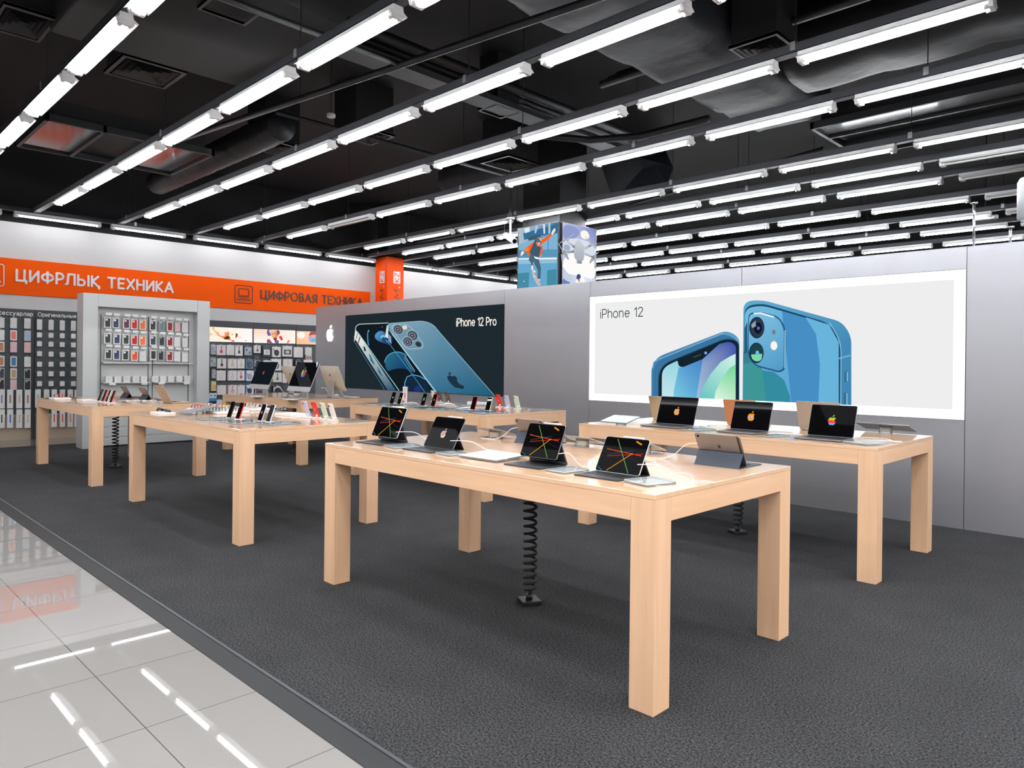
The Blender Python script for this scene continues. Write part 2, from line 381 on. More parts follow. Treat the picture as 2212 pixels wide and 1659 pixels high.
CARDB = mat('white_box_card', (232, 230, 229), rough=0.45)
CHROME = mat('chrome', (200, 200, 205), rough=0.12, metal=1.0)
ORANGE = mat('orange_sign_panel', (255, 92, 4), rough=0.6, spec=0.1)
INK = mat('dark_sign_ink', (44, 36, 40), rough=0.5)
PEGB = mat('dark_slate_pegboard', (62, 68, 71), rough=0.5)
def _peg(m):
    b = m.node_tree.nodes['Principled BSDF']; tc = N(m, 'ShaderNodeTexCoord'); mp = N(m, 'ShaderNodeMapping'); mp.inputs['Rotation'].default_value = (0, PI / 2, 0)
    LK(m, tc.outputs['Object'], mp.inputs[0])
    v = N(m, 'ShaderNodeTexBrick'); v.offset = 0; v.inputs['Scale'].default_value = 1; v.inputs['Brick Width'].default_value = 0.025; v.inputs['Row Height'].default_value = 0.025; v.inputs['Mortar Size'].default_value = 0.009
    v.inputs['Color1'].default_value = (*lin((38, 43, 45)), 1); v.inputs['Color2'].default_value = (*lin((38, 43, 45)), 1); v.inputs['Mortar'].default_value = (*lin((74, 81, 84)), 1)
    LK(m, mp.outputs[0], v.inputs['Vector']); LK(m, v.outputs[0], b.inputs['Base Color'])
_peg(PEGB)
PEGD = mat('dark_rack_metal', (50, 53, 57), rough=0.45)
TANW = mat('beige_plinth', (188, 170, 150), rough=0.55)
TUBEM = emitter('lit_fluorescent_tube', (248, 251, 255), TUBE)
TUBEB = emitter('lit_back_tube', (248, 251, 255), TUBE_BACK); TUBEW = emitter('lit_wall_row_tube', (250, 251, 255), TUBE_WALL)
GLOWW = emitter('lit_white_sign', (255, 253, 248), 2.2)
REFL = mat('white_lamp_reflector', (232, 232, 232), rough=0.35)
ACRYL = bpy.data.materials.new('clear_acrylic'); ACRYL.use_nodes = True
def _acr(m):
    nt = m.node_tree; nt.nodes.clear(); o = nt.nodes.new('ShaderNodeOutputMaterial'); mx = nt.nodes.new('ShaderNodeMixShader'); fr = nt.nodes.new('ShaderNodeFresnel')
    t = nt.nodes.new('ShaderNodeBsdfTransparent'); g = nt.nodes.new('ShaderNodeBsdfGlossy'); d = nt.nodes.new('ShaderNodeBsdfDiffuse'); m2 = nt.nodes.new('ShaderNodeMixShader')
    fr.inputs[0].default_value = 1.5; t.inputs[0].default_value = (.93, .96, .96, 1); g.inputs['Roughness'].default_value = 0.03; d.inputs[0].default_value = (.85, .9, .92, 1)
    m2.inputs[0].default_value = 0.22; nt.links.new(t.outputs[0], m2.inputs[1]); nt.links.new(d.outputs[0], m2.inputs[2])
    nt.links.new(fr.outputs[0], mx.inputs[0]); nt.links.new(m2.outputs[0], mx.inputs[1]); nt.links.new(g.outputs[0], mx.inputs[2]); nt.links.new(mx.outputs[0], o.inputs[0])
_acr(ACRYL)
ART = art_material('backlit_picture', 1.0)
ARTHOT = art_material('bright_backlit_picture', 1.45)
SCREEN = art_material('display_picture', 1.0)
PRINT = print_material('printed_card')

# ---------------------------------------------------------------- the setting
def struct(name, mb, m, bevel=0):
    o = mb.build(name, m, None, bevel); o['kind'] = 'structure'; return o
TZ = -0.02
struct('floor', MB().box((-14.2, -9, TZ - .1), (8, 18, TZ)), TILE)
struct('floor_carpet', MB().box((-12.47, -0.93, TZ), (7.5, 4.98, 0.0)), CARPET)
tr = MB().prism([(-1.03, TZ), (-1.025, TZ + .004), (-0.95, 0.002), (-0.93, 0.004), (-0.93, TZ)], -12.47, 7.5, M=Matrix(((0, 0, 1, 0), (1, 0, 0, 0), (0, 1, 0, 0), (0, 0, 0, 1))))
tr.box((-12.47, -0.945, 0.0), (7.5, -0.93, 0.006), 1)
struct('trim_1', tr, [RUBBER, mat('lighter_edge_lip', (62, 66, 72), rough=0.5)])  # upper lip coloured lighter than the rubber ramp
struct('wall_back', MB().box((-14.1, -9, TZ), (-13.9, 18, 3.915)), WHITEW)
struct('wall_back_upper', MB().box((-14.2, -9, 3.915), (-14.0, 18, 5.5)), DARKC)
struct('wall_far', MB().box((-14.2, 17.4, TZ), (8, 17.6, 3.9)), WHITEW)
struct('wall_far_upper', MB().box((-14.2, 17.6, 3.9), (8, 17.8, 5.5)), DARKC)
struct('wall_front', MB().box((-14.2, -9.2, TZ), (8.2, -9, 5.5)), WHITEW)
struct('wall_side', MB().box((8, -9.2, TZ), (8.2, 17.6, 5.5)), WHITEW)
struct('ceiling', MB().box((-14.2, -9.2, 5.45), (8.2, 17.8, 5.6)), DARKC)

# the long grey partition behind the tables, clad in panels
WY0, WH = 4.96, 2.545
mb = MB()
mb.box((-11.235, WY0 + .012, 0), (6.98, WY0 + .22, WH - .004), 1)
seams = [-11.25, -10.17, -8.06, -5.90, -4.297, -2.16, 0.0, 2.14, 4.3, 7.0]
full = {(-5.90, -4.297), (0.0, 2.14), (2.14, 4.3), (-11.25, -10.17), (4.3, 7.0)}
g = .0025
for a, b in zip(seams[:-1], seams[1:]):
    if (a, b) in full: mb.box((a + g, WY0, 0), (b - g, WY0 + .02, WH))
    elif a < -5.95: mb.box((a + g, WY0, 2.335), (b - g, WY0 + .02, WH)); mb.box((a + g, WY0, 0), (b - g, WY0 + .02, .965))
    else: mb.box((a + g, WY0, 2.345), (b - g, WY0 + .02, WH)); mb.box((a + g, WY0, 0), (b - g, WY0 + .02, .98))
mb.box((-11.25, WY0 + .02, 0), (-11.235, WY0 + .22, WH)); mb.box((-11.25, WY0 + .02, WH - .006), (7, WY0 + .22, WH))
struct('wall_grey_partition', mb, [GREYP, SEAM])

# ---------------------------------------------------------------- ceiling lamps on their tracks
TRACKM = mat('black_perforated_steel', (44, 45, 50), rough=0.5, metal=0.2)
def _slots(m):
    b = m.node_tree.nodes['Principled BSDF']; tc = N(m, 'ShaderNodeTexCoord')
    br = N(m, 'ShaderNodeTexBrick'); br.offset = 0.5; br.inputs['Scale'].default_value = 1; br.inputs['Brick Width'].default_value = 0.05; br.inputs['Row Height'].default_value = 0.022; br.inputs['Mortar Size'].default_value = 0.008
    br.inputs['Color1'].default_value = (*lin((10, 10, 12)), 1); br.inputs['Color2'].default_value = (*lin((14, 14, 16)), 1); br.inputs['Mortar'].default_value = (*lin((58, 60, 66)), 1)
    LK(m, tc.outputs['Object'], br.inputs['Vector']); LK(m, br.outputs[0], b.inputs['Base Color'])
_slots(TRACKM)
OFFT = mat('unlit_fluorescent_tube', (236, 236, 232), rough=0.25)
def lamp_proto():
    t = thing('ceiling_light', 'lamp', 'ceiling light')
    MX = Matrix(((0, 0, 1, 0), (1, 0, 0, 0), (0, 1, 0, 0), (0, 0, 0, 1)))
    h = MB().prism([(-.045, .1), (.045, .1), (.052, .062), (.085, .04), (.085, .036), (.05, .048), (-.05, .048), (-.085, .036), (-.085, .04), (-.052, .062)], 0.0, LEN, M=MX)
    h.build('housing', REFL, t)
    for x0 in (0.0, LEN - .03):
        e = MB(); e.prism([(-.07, .05), (.07, .05), (.052, .006), (-.052, .006)], x0, x0 + .03, M=MX)
        c = e.build('end_cap', WHITEM, t, bevel=.004)
        xi = x0 + .03 if x0 == 0 else x0
        for y in (-.034, .034): MB().cyl((xi - (.0 if x0 == 0 else .028), y, .02), (xi + (.028 if x0 == 0 else 0), y, .02), .017, 12).build('lampholder', WHITEM, c, smooth=True)
    for y in (-.034, .034):
        MB().cyl((.062, y, .02), (LEN - .062, y, .02), .013, 10).build('tube', TUBEM, t, smooth=True)
    return t
P0 = lamp_proto(); used = False
UNLIT = {(4.71, -10.33), (7.6, -0.88), (8.53, -0.88), (10.0, -0.88), (11.43, -0.88), (7.6, 0.69), (8.53, 0.69), (10.0, 0.69)}
GLAMP = 'twin-tube ceiling lights in hanging rows'
def tubes_of(t): return [c for c in t.children if c.name.startswith('tube')]
off_tube = back_tube = wall_tube = None
for x, y in LIT_SPOTS:
    i = round((x - COLS[0]) / COLP); r = ROWS.index(y); state = 'lit'
    if any(abs(y - a) < .01 and abs(x - b) < .05 for a, b in UNLIT): state = 'unlit'
    if r == 0 and i == 3: state = 'half-lit'
    lab = '%s twin-tube ceiling light, %s from the back wall, %s lamp row from the aisle' % (state, ORD[i], ORD[r])
    if not used: o = P0; o.location = (x, y, LIGHT_Z); o['label'] = lab; o['group'] = GLAMP; used = True
    else: o = dup(P0, (x, y, LIGHT_Z), 0, lab, GLAMP)
    if x < -8:
        for c in tubes_of(o):
            if back_tube is None: back_tube = c.data.copy(); back_tube.materials[0] = TUBEB
            c.data = back_tube
    if state != 'lit':
        for c in tubes_of(o)[(1 if state == 'half-lit' else 0):]:
            if off_tube is None: off_tube = c.data.copy(); off_tube.materials[0] = OFFT
            c.data = off_tube
for k in range(-1, 9):
    y = .33 + 1.558 * k + (.45 if k == 5 else 0) - (.03 if k == 4 else 0)
    if k == -1 and not in_frame((-13.5, y + 1.3, LIGHT_Z), 40): continue
    o = dup(P0, (-13.52, y, LIGHT_Z), PI / 2, 'ceiling light close along the white back wall, %s from the aisle end' % ORD[k + 1], 'lights in the row along the back wall')
    for c in tubes_of(o):
        if wall_tube is None: wall_tube = c.data.copy(); wall_tube.materials[0] = TUBEW
        c.data = wall_tube

def blocked(x, y):
    return any(a < x < b and c < y < d for a, b, c, d in ((-3.1, -1.75, .9, 6.7), (-7.69, -6.89, 2.95, 3.85),  (-6.4, -4.1, -.9, 1.3), (-10.9, -9.0, -.3, 2.1), (-9.6, -7.4, 6.4, 7.4), (-2, 6.6, 4.8, 6), (-2.0, .9, 6.6, 8.8), (-7.4, -6.3, 6.7, 7.7), (-12.4, -7.5, 2.0, 2.6)))
def track(name, label, length, n, rods_at, loc, rz):
    t = thing(name, label, 'lamp track', loc, rz, 'lamp tracks hung under the black ceiling')
    mb = MB(); mb.box((0, -.05, .1), (length, -.045, .175)); mb.box((0, .045, .1), (length, .05, .175)); mb.box((0, -.05, .1), (length, .05, .105))
    mb.build('trunking', TRACKM, t)
    for x in rods_at:
        if x > length or (rz == 0 and blocked(loc[0] + x, loc[1])): continue
        MB().cyl((x, 0, .105), (x, 0, 5.446 - LIGHT_Z), .005, 6).build('rod', DARKP, t)
        MB().box((x - .022, -.056, .12), (x + .022, -.05, .19)).build('bracket', ALU, t)
    return t
for r, y in enumerate(ROWS):
    x1 = 3.9 if r < 9 else 2.2
    track('lamp_track', 'black perforated lamp track of the %s lamp row from the tiled aisle' % ORD[r], x1 + 13.42, 0, [.55 + 2 * COLP * k + (2.5 if r % 2 else 0) for k in range(7)], (-13.42, y, LIGHT_Z), 0)
track('lamp_track', 'black lamp track along the white back wall, aisle side of the orange column', 9.25, 0, [1 + 2.6 * k for k in range(7)], (-13.52, -1.3, LIGHT_Z), PI / 2)
track('lamp_track', 'black lamp track along the white back wall beyond the orange column', 7.2, 0, [1 + 2.6 * k for k in range(7)], (-13.52, 8.55, LIGHT_Z), PI / 2)

# ---------------------------------------------------------------- vents, ducts, pipes under the slab
def vent(label, px, z, group='square air vents under the ceiling', hollow=False, plenum=True):
    P = [onz(a, b, z) for a, b in px]; c = sum(P, Vector()) / len(P)
    hx = (max(p.x for p in P) - min(p.x for p in P)) / 2 * .97; hy = (max(p.y for p in P) - min(p.y for p in P)) / 2 * .97
    t = thing('ceiling_vent', label, 'vent', (c.x, c.y, z), 0, group)
    def ring(mb, k0, k1, z0, z1):
        for sx, sy in ((1, 0), (-1, 0), (0, 1), (0, -1)):
            if sx: a = [(sx * hx * k0, -hy * k0), (sx * hx * k0, hy * k0)]; b = [(sx * hx * k1, -hy * k1), (sx * hx * k1, hy * k1)]
            else: a = [(-hx * k0, sy * hy * k0), (hx * k0, sy * hy * k0)]; b = [(-hx * k1, sy * hy * k1), (hx * k1, sy * hy * k1)]
            mb.quad((*a[0], z0), (*a[1], z0), (*b[1], z1), (*b[0], z1))
            mb.quad((*a[0], z0 + .006), (*a[1], z0 + .006), (*b[1], z1 + .006), (*b[0], z1 + .006))
    mb = MB(); ring(mb, 1.0, .88, 0, 0); ring(mb, 1.0, 1.0, 0, .03); mb.build('frame', DARKG, t)
    if not hollow:
        for k in range(4):
            m2 = MB(); ring(m2, .80 - .2 * k, .69 - .2 * k, .0, .045); m2.build('slat', DARKG, t)
    MB().box((-hx * .92, -hy * .92, .05), (hx * .92, hy * .92, (5.445 - z) if plenum else .06)).build('plenum', DARKC, t)
vent('square louvred vent beside the crumpled black foil duct', [(1572, 110), (1635, 140), (1725, 108), (1675, 74)], 4.5)
vent('square louvred vent above the second and third lit lamps of the aisle row', [(235, 163), (257, 121), (400, 158), (360, 190)], 4.6)
vent('small square vent over the ribbed flexible duct', [(532, 317), (577, 301), (647, 323), (607, 337)], 4.75)
vent('flat square vent half hidden behind a lamp track near the sprinkler pipe', [(720, 289), (770, 272), (850, 298), (800, 315)], 4.75)
vent('square louvred vent under the ceiling near the pair of picture screens', [(1040, 350), (1110, 340), (1160, 358), (1098, 372)], 4.75)
vent('louvred vent cut off by the corner of the picture above the aisle', [(-20, 70), (95, 80), (117, 48), (0, 12)], 4.6)
vent('square open hatch frame in the middle of the ceiling', [(1030, 240), (1073, 224), (1125, 243), (1085, 256)], 4.75, hollow=True)
vent('dark oblong grille set in the underside of a ceiling duct', [(422, 19), (468, -3), (562, 33), (523, 55)], 4.49, hollow=True, plenum=False)

def section_duct(name, label, cat, rings, m, parent=None):
    """rings: list of closed outlines of equal length"""
    mb = MB(); n = len(rings[0]); vs = [p for r in rings for p in r]; fs = []
    for i in range(len(rings) - 1):
        for k in range(n): fs.append((i * n + k, i * n + (k + 1) % n, (i + 1) * n + (k + 1) % n, (i + 1) * n + k))
    fs += [tuple(range(n))[::-1], tuple((len(rings) - 1) * n + k for k in range(n))]
    mb.add(vs, fs); o = mb.build(name, m, parent, smooth=True); tag(o, label, cat); return o
def wrapped_y(label, x0, x1, z0, z1, y0, y1, m, r=.2, sag=.05, seed=1):
    rnd = random.Random(seed); rings = []; n = int((y1 - y0) / .16)
    for i in range(n + 1):
        y = y0 + (y1 - y0) * i / n; s_ = sag * abs(math.sin(y * 3.3)) ** .5
        rings.append([(px + rnd.uniform(-.02, .02), y, pz - (s_ if pz < (z0 + z1) / 2 else 0) + rnd.uniform(-.015, .015)) for px, pz in rrect(x1 - x0, z1 - z0, r, 5, (x0 + x1) / 2, (z0 + z1) / 2)])
    return section_duct('air_duct', label, 'duct', rings, m)
def wrapped_x(label, y0, y1, z0, z1, x0, x1, m, r=.2, sag=.05, seed=1, rib=0):
    rnd = random.Random(seed); rings = []; n = int((x1 - x0) / (.05 if rib else .16))
    for i in range(n + 1):
        x = x0 + (x1 - x0) * i / n; s_ = sag * abs(math.sin(x * 3.1)) ** .5; k = 1 + rib * (1 if i % 2 else -1)
        cyy, cz = (y0 + y1) / 2, (z0 + z1) / 2
        rings.append([(x, cyy + (py - cyy) * k + rnd.uniform(-.01, .01), cz + (pz - cz) * k - (s_ if pz < cz else 0)) for py, pz in rrect(y1 - y0, z1 - z0, r, 5, cyy, cz)])
    return section_duct('air_duct', label, 'duct', rings, m)
wrapped_y('broad grey cloth-wrapped duct crossing above the lamp rows', -2.93, -1.85, 4.6, 5.25, 1.0, 6.6, WRAP, .25, .07, 3)
wrapped_x('big black foil-wrapped duct over the white poster end', 4.9, 5.95, 4.6, 5.4, -1.75, 6.5, FOIL, .36, .05, 4)
wrapped_x('thin ribbed flexible duct near the small square vent', 2.1, 2.5, 4.5, 4.9, -12.3, -7.6, DARKP, .19, .0, 5, rib=.035)
wrapped_x('grey sagging flexible duct behind the middle lamp rows', 6.62, 7.1, 4.94, 5.43, -9.5, -7.45, WRAP, .22, .08, 6)
section_duct('air_duct', 'dark smooth flat duct with the oblong grille', 'duct', [[(x, y, z) for y, z in rrect(1.9, .7, .04, 2, .2, 4.9)] for x in (-6.3, -4.2)], DARKC)
d4 = [onz(1297, 354, 5.1), onz(1412, 338, 5.1), onz(1440, 402, 4.45), onz(1325, 434, 4.45)]
section_duct('air_duct', 'plain dark duct sloping down behind the picture screens', 'duct', [[tuple(p) for p in d4], [tuple(p + Vector((0, .2, .349))) for p in d4]], WRAP).data.polygons.foreach_set('use_smooth', [False] * 6)
def pipe(label, pts, r, m=None, n=10, cat='pipe', name='ceiling_pipe', group=None):
    return tag(MB().tube(pts, r, n).build(name, m or DARKP, None, smooth=True), label, cat, group)
a, b = onz(300, 332, 4.44), onz(1250, 10, 4.44); d = (b - a)
pipe('long black sprinkler pipe crossing from the back to above the grey duct', [a - d * .1, b + d * .25], .035)
pipe('short black branch pipe meeting the sprinkler pipe', [(-4.3, -3.0, 4.46), (-4.3, 1.9, 4.46)], .03)
pipe('black branch pipe running from the sprinkler pipe past the open hatch', [(-6.6, 1.7, 4.49), (-6.6, 6.4, 4.49)], .03)
for k in range(4):
    pipe('%s of four parallel insulated pipes, counted from the back wall' % ORD[k], [(-5.55 + .23 * k, 1.6, 4.98), (-5.55 + .23 * k, 7.5, 4.98)], .06, group='four parallel insulated pipes')
for k in range(3):
    pipe('%s of three brownish pipes beside the picture screens, counted from below' % ORD[k], [(-12.9, 8.6 + .1 * k, 4.5 + .13 * k), (-7.45, 8.6 + .1 * k, 4.5 + .13 * k)], .05, group='three pipes beside the screens')
for k in range(3):
    pipe('%s dark pipe above the cable hooks, counted from the lamps up' % ORD[k], [(-3.6, 4.25 + .16 * k, 4.75 + .1 * k), (3.9, 4.25 + .16 * k, 4.75 + .1 * k)], .045, group='three dark pipes over the lamps')
pipe('curved black pipe dropping in front of the far lamps', [(-5.2, 4.6, 4.6), (-4.6, 5.3, 4.55), (-3.9, 5.5, 4.5), (-2.9, 5.5, 4.5)], .05)
pipe('black conduit along the ceiling beyond the picture screens', [(-5.9, 8.06, 4.3), (-2.5, 8.06, 4.62)], .03)
for x, y in ((-9.2, -1.6), (-10.2, -1.0)):
    tag(MB().box((x - .05, y - .05, 3.95), (x + .05, y + .05, 5.45)).build('hanger_post', DARKP), 'square black hanger post over the aisle, %s the corner vent' % ('nearer' if x > -9.5 else 'farther from'), 'post', 'black hanger posts')
tray = MB(); tray.box((-5.2, 1.3, 4.75), (-4.9, 6.5, 4.76)); tray.box((-5.2, 1.3, 4.76), (-5.19, 6.5, 4.82)); tray.box((-4.91, 1.3, 4.76), (-4.9, 6.5, 4.82))
tag(tray.build('cable_tray', TRACKM), 'flat black cable tray beside the short branch pipe', 'cable tray')
GLOSSD = mat('polished_dark_metal', (92, 92, 94), rough=0.12, metal=0.85)
def unit(label, px, z):
    P = [onz(a, b, z) for a, b in px]; x0, x1 = min(p.x for p in P), max(p.x for p in P); y0, y1 = min(p.y for p in P), max(p.y for p in P)
    t = thing('ceiling_unit', label, 'ceiling unit', ((x0 + x1) / 2, (y0 + y1) / 2, z), 0, 'long dark air units with two polished panels'); hx, hy = (x1 - x0) / 2, (y1 - y0) / 2
    mb = MB(); e = .045
    for q in (-hy, -hy / 2 + .12, hy / 2 - .2, hy - e): mb.box((-hx, q, 0), (hx, q + e, .09))
    mb.box((-hx, -hy, 0), (-hx + e, hy, .09)); mb.box((hx - e, -hy, 0), (hx, hy, .09)); mb.build('frame', DARKP, t, bevel=.003)
    for q0, q1 in ((-hy + e, -hy / 2 + .12), (hy / 2 - .2 + e, hy - e)): MB().box((-hx + e, q0, .03), (hx - e, q1, .05)).build('panel', GLOSSD, t)
    MB().box((-hx + .1, -hy + .1, .09), (hx - .1, hy - .1, .3)).build('casing', DARKC, t)
unit('long dark ceiling air unit whose panels mirror the orange sign', [(33, 317), (98, 259), (464, 337), (363, 379)], 4.35)
unit('long dark ceiling air unit behind the lamps over the white poster', [(1757, 278), (1840, 333), (2330, 250), (2190, 190)], 4.5)

# small ceiling fittings
def small(name, label, cat, mb, m, loc, **k):
    return tag(mb.build(name, m, None, loc=loc, **k), label, cat)
p = onz(715, 254, 4.55); t = thing('smoke_detector', 'round white smoke detector hanging below the sprinkler pipe', 'smoke detector', p)
MB().cyl((0, 0, 0), (0, 0, .05), .055, 20).build('sensor_body', WHITEP, t, bevel=.012, smooth=True); MB().cyl((0, 0, .05), (0, 0, 5.45 - p.z), .006, 6).build('rod', DARKP, t)
p = Vector((-1.2, 11.6, 3.95)); t = thing('emergency_light', 'white oval emergency light among the far lamps', 'emergency light', p)
MB().prism(rrect(.36, .11, .05), 0, .06, M=Matrix.Rotation(.0, 4, 'Z')).build('casing', WHITEP, t, bevel=.01); MB().cyl((0, 0, .06), (0, 0, 1.5), .01, 6).build('rod', DARKP, t)
p = Vector((-6.95, 6.12, 3.60)); t = thing('security_camera', 'white bullet security camera hanging beside the skateboarder screen', 'camera', p)
MB().cyl((0, 0, .02), (0, 0, .3), .018, 10).build('bracket', WHITEP, t, smooth=True); MB().cyl((0, 0, .3), (0, 0, .32), .07, 16).build('mount_plate', WHITEP, t)
MB().cyl((0, 0, .32), (0, 0, 1.85), .012, 6).build('rod', DARKP, t)
MB().tube([(-.15, .02, .06), (-.12, .016, .045), (.1, -.03, -.07), (.14, -.04, -.09)], [.04, .055, .055, .05], 14).build('camera_body', WHITEP, t, smooth=True)
MB().cyl((.138, -.04, -.089), (.15, -.043, -.095), .04, 14).build('lens', BLACKG, t, smooth=True)
MB().tube([(-.15, .02, .08), (-.2, .05, .2), (-.1, .05, .4), (0, .0, .7)], .006, 6).build('cable', DARKP, t, smooth=True)
p = Vector((.29, 6.3, 2.97)); t = thing('spotlight', 'white cylindrical spotlight at the edge over the grey wall', 'spotlight', p)
SPW = mat('white_spotlight_shell', (206, 212, 216), rough=0.3)
MB().tube([(0, 0, 0), (0, 0, .36), (0, 0, .4)], [.15, .15, .13], 28).build('shade', SPW, t, smooth=True); MB().cyl((0, 0, .4), (0, 0, 2.2), .012, 8).build('rod', DARKP, t)
for x, y, lab in ((0.03, 5.06, 'taller chrome pole rising from the grey wall top'), (.3, 5.10, 'shorter chrome pole near the spotlight on the grey wall top')):
    t = thing('chrome_pole', lab, 'pole', (x, y, WH - .006), 0, 'chrome poles on the grey wall')
    zt = .40 if x < .1 else .155
    MB().cyl((0, 0, 0), (0, 0, zt), .011, 12).build('shaft', CHROME, t, smooth=True); MB().cyl((0, 0, zt), (0, 0, zt + .012), .03, 16).build('cap', CHROME, t, smooth=True)

# ---------------------------------------------------------------- the six tables
TH, TL, TW, LEG, APR = 0.91, 2.5526, 1.2944, 0.1222, 0.1219
TABLES = [(0.0, 0.0, 'front maple table carrying the four open tablets with keyboards'),
          (0.0177, 2.6024, 'maple table with six laptops in front of the white lit poster'),
          (-3.7901, -0.0091, 'maple table with the tray of coloured watch bands'),
          (-7.4806, -0.0459, 'maple table nearest the light grey display wall unit'),
          (-7.5103, 2.5712, 'maple table carrying the silver all-in-one computers'),
          (-3.8183, 2.6373, 'maple table with phones in front of the dark phone poster')]
def table_proto():
    t = thing('display_table', 'table', 'table'); z = TH - .022
    for sx in (-1, 1):
        for sy in (-1, 1):
            x = sx * (TL / 2 - LEG / 2); y = sy * (TW / 2 - LEG / 2); h = LEG / 2 - .0006
            MB().box((x - h, y - h, 0), (x + h, y + h, z)).build('leg', WZ, t, bevel=.0015)
    for sy in (-1, 1):
        y = sy * TW / 2
        MB().box((-TL / 2 + LEG, min(y, y - sy * .04) + .0008, TH - APR), (TL / 2 - LEG, max(y, y - sy * .04) - .0008, z)).build('apron', WX, t, bevel=.0015)
    for sx in (-1, 1):
        x = sx * TL / 2
        MB().box((min(x, x - sx * .04) + .0008, -TW / 2 + LEG, TH - APR), (max(x, x - sx * .04) - .0008, TW / 2 - LEG, z)).build('apron', WY, t, bevel=.0015)
    MB().box((-TL / 2, -TW / 2, z + .0005), (TL / 2, TW / 2, TH)).build('tabletop', WTOP, t, bevel=.0015)
    MB().box((-TL / 2 + .05, -TW / 2 + .05, TH - APR + .02), (TL / 2 - .05, TW / 2 - .05, TH - APR + .03)).build('underside_panel', WX, t)
    return t
PT = table_proto()
for i, (x, y, lab) in enumerate(TABLES):
    loc = (x - TL / 2, y + TW / 2, 0)
    if i == 0: PT.location = loc; PT['label'] = lab; PT['group'] = 'maple display tables'
    else: dup(PT, loc, 0, lab, 'maple display tables')
# under-table coiled cables
COILM = mat('black_rubber_coil', (16, 16, 18), rough=0.65)
def coil(label, px, tilt=(0, 0)):
    p = onz(px[0], px[1], 0); t = thing('coiled_cable', label, 'coiled cable', p, -.5, 'coiled cables under the tables')
    MB().box((-.06, -.06, 0), (.06, .06, .028)).build('floor_plate', BLACK, t, bevel=.004)
    MB().cyl((0, 0, .028), (0, 0, .055), .02, 14).build('collar', BLACK, t, smooth=True)
    pts = []; turns = 17; n = turns * 16; H0, H1 = .06, TH - APR + .018
    for i in range(n + 1):
        s = i / n; z = H0 + (H1 - H0) * (s ** 1.08); r = .036 * min(1, s * 14 + .15) * min(1, (1 - s) * 20 + .2); a = 2 * PI * turns * s
        pts.append((r * math.cos(a) + .012 * s + .01 * math.sin(s * 5), r * math.sin(a), z))
    MB().tube([(0, 0, .05)] + pts, .0085, 8).build('coil', COILM, t, smooth=True)
    return t
coil('black coiled cable under the front table with the tablets', (1143, 1303))
coil('black coiled cable under the laptop table by the white poster', (1593, 1152))
coil('black coiled cable under the table nearest the light grey unit', (249, 1010))
coil('black coiled cable under the table with the all-in-one computers', (637, 976))

# ---------------------------------------------------------------- things on the tables
def TT(x, y): return onz(x, y, TH)
def slab(w_, h, t_, r, M=None, n=4):
    """flat rounded slab in the x-y plane from z=0 to z=t_, its lower edge on y=0"""
    mb = MB(); mb.prism([(x, y + h / 2) for x, y in rrect(w_, h, r, n)], 0, t_, M=M); return mb
def logo(layers, cx, cy_, s, cols=None):
    """layers for the bitten-fruit mark; cols a function of the point or one colour"""
    layers.append(([(cx + x * s, cy_ + y * s) for x, y in FRUIT], cols)); layers.append(([(cx + x * s, cy_ + y * s) for x, y in LEAF], cols)); return layers
def stripes(cx, cy_, s, cols):
    L = []; 
    ys = [-.52 + 1.01 * k / len(cols) for k in range(len(cols) + 1)]
    F = [Vector((x, y)) for x, y in FRUIT]
    for k, c in enumerate(cols):
        bmx = bmesh.new(); vs = [bmx.verts.new((p.x, p.y, 0)) for p in F]; bmx.faces.new(vs)
        for sgn, yy in ((-1, ys[k]), (1, ys[k + 1])):
            bmesh.ops.bisect_plane(bmx, geom=bmx.verts[:] + bmx.edges[:] + bmx.faces[:], plane_co=(0, yy, 0), plane_no=(0, sgn, 0), clear_outer=True)
        for f in bmx.faces: L.append(([(cx + v.co.x * s, cy_ + v.co.y * s) for v in f.verts], c))
        bmx.free()
    L.append(([(cx + x * s, cy_ + y * s) for x, y in LEAF], cols[-1])); return L
RAIN = [(92, 200, 235), (225, 110, 215), (238, 60, 40), (240, 120, 30), (250, 190, 30), (150, 205, 90)]
def blotch(cx, cy_, s, seed):
    rnd = random.Random(seed); L = logo([], cx, cy_, s, (250, 165, 30)); cols = [(110, 190, 250), (190, 150, 240), (240, 100, 40), (120, 220, 240), (235, 90, 150), (255, 190, 40), (170, 170, 250)]
    for k in range(7):
        a = -.38 + .11 * k; L.append(([(cx + s * (x + a), cy_ + s * (y + rnd.uniform(-.1, .1))) for x, y in ell(0, 0, .055, .3 - abs(a) * .35, 12, -38)], cols[k]))
    return L
LINES = [((.10, .66), (.93, .56), .014, (255, 82, 20)), ((.16, .45), (.95, .62), .012, (225, 40, 25)), ((.16, .50), (.72, .68), .009, (30, 96, 120)), ((.28, .97), (.76, .04), .012, (120, 190, 90)),
         ((.26, .04), (.72, .60), .013, (245, 170, 30)), ((.03, .12), (.15, .03), .01, (40, 150, 200)), ((.72, .95), (.86, .87), .03, (235, 150, 25)), ((.1, .7), (.98, .34), .004, (80, 60, 90))]
def screen_lines(w_, h):
    L = []
    for (a, b, t_, c) in LINES:
        L.append((band([((a[0] - .5) * w_, a[1] * h), ((b[0] - .5) * w_, b[1] * h)], t_ * w_), c))
    return L
def tilted(y, z, ang):
    """plane standing at y,z and leaning back by ang from upright: local x across, y up the plane, z towards the viewer"""
    return Matrix.Translation((0, y, z)) @ Matrix.Rotation(PI / 2 - ang, 4, 'X')
def plane_at(M, base=0.0):
    return lambda x, y, l: M @ Vector((x, y, base + l))
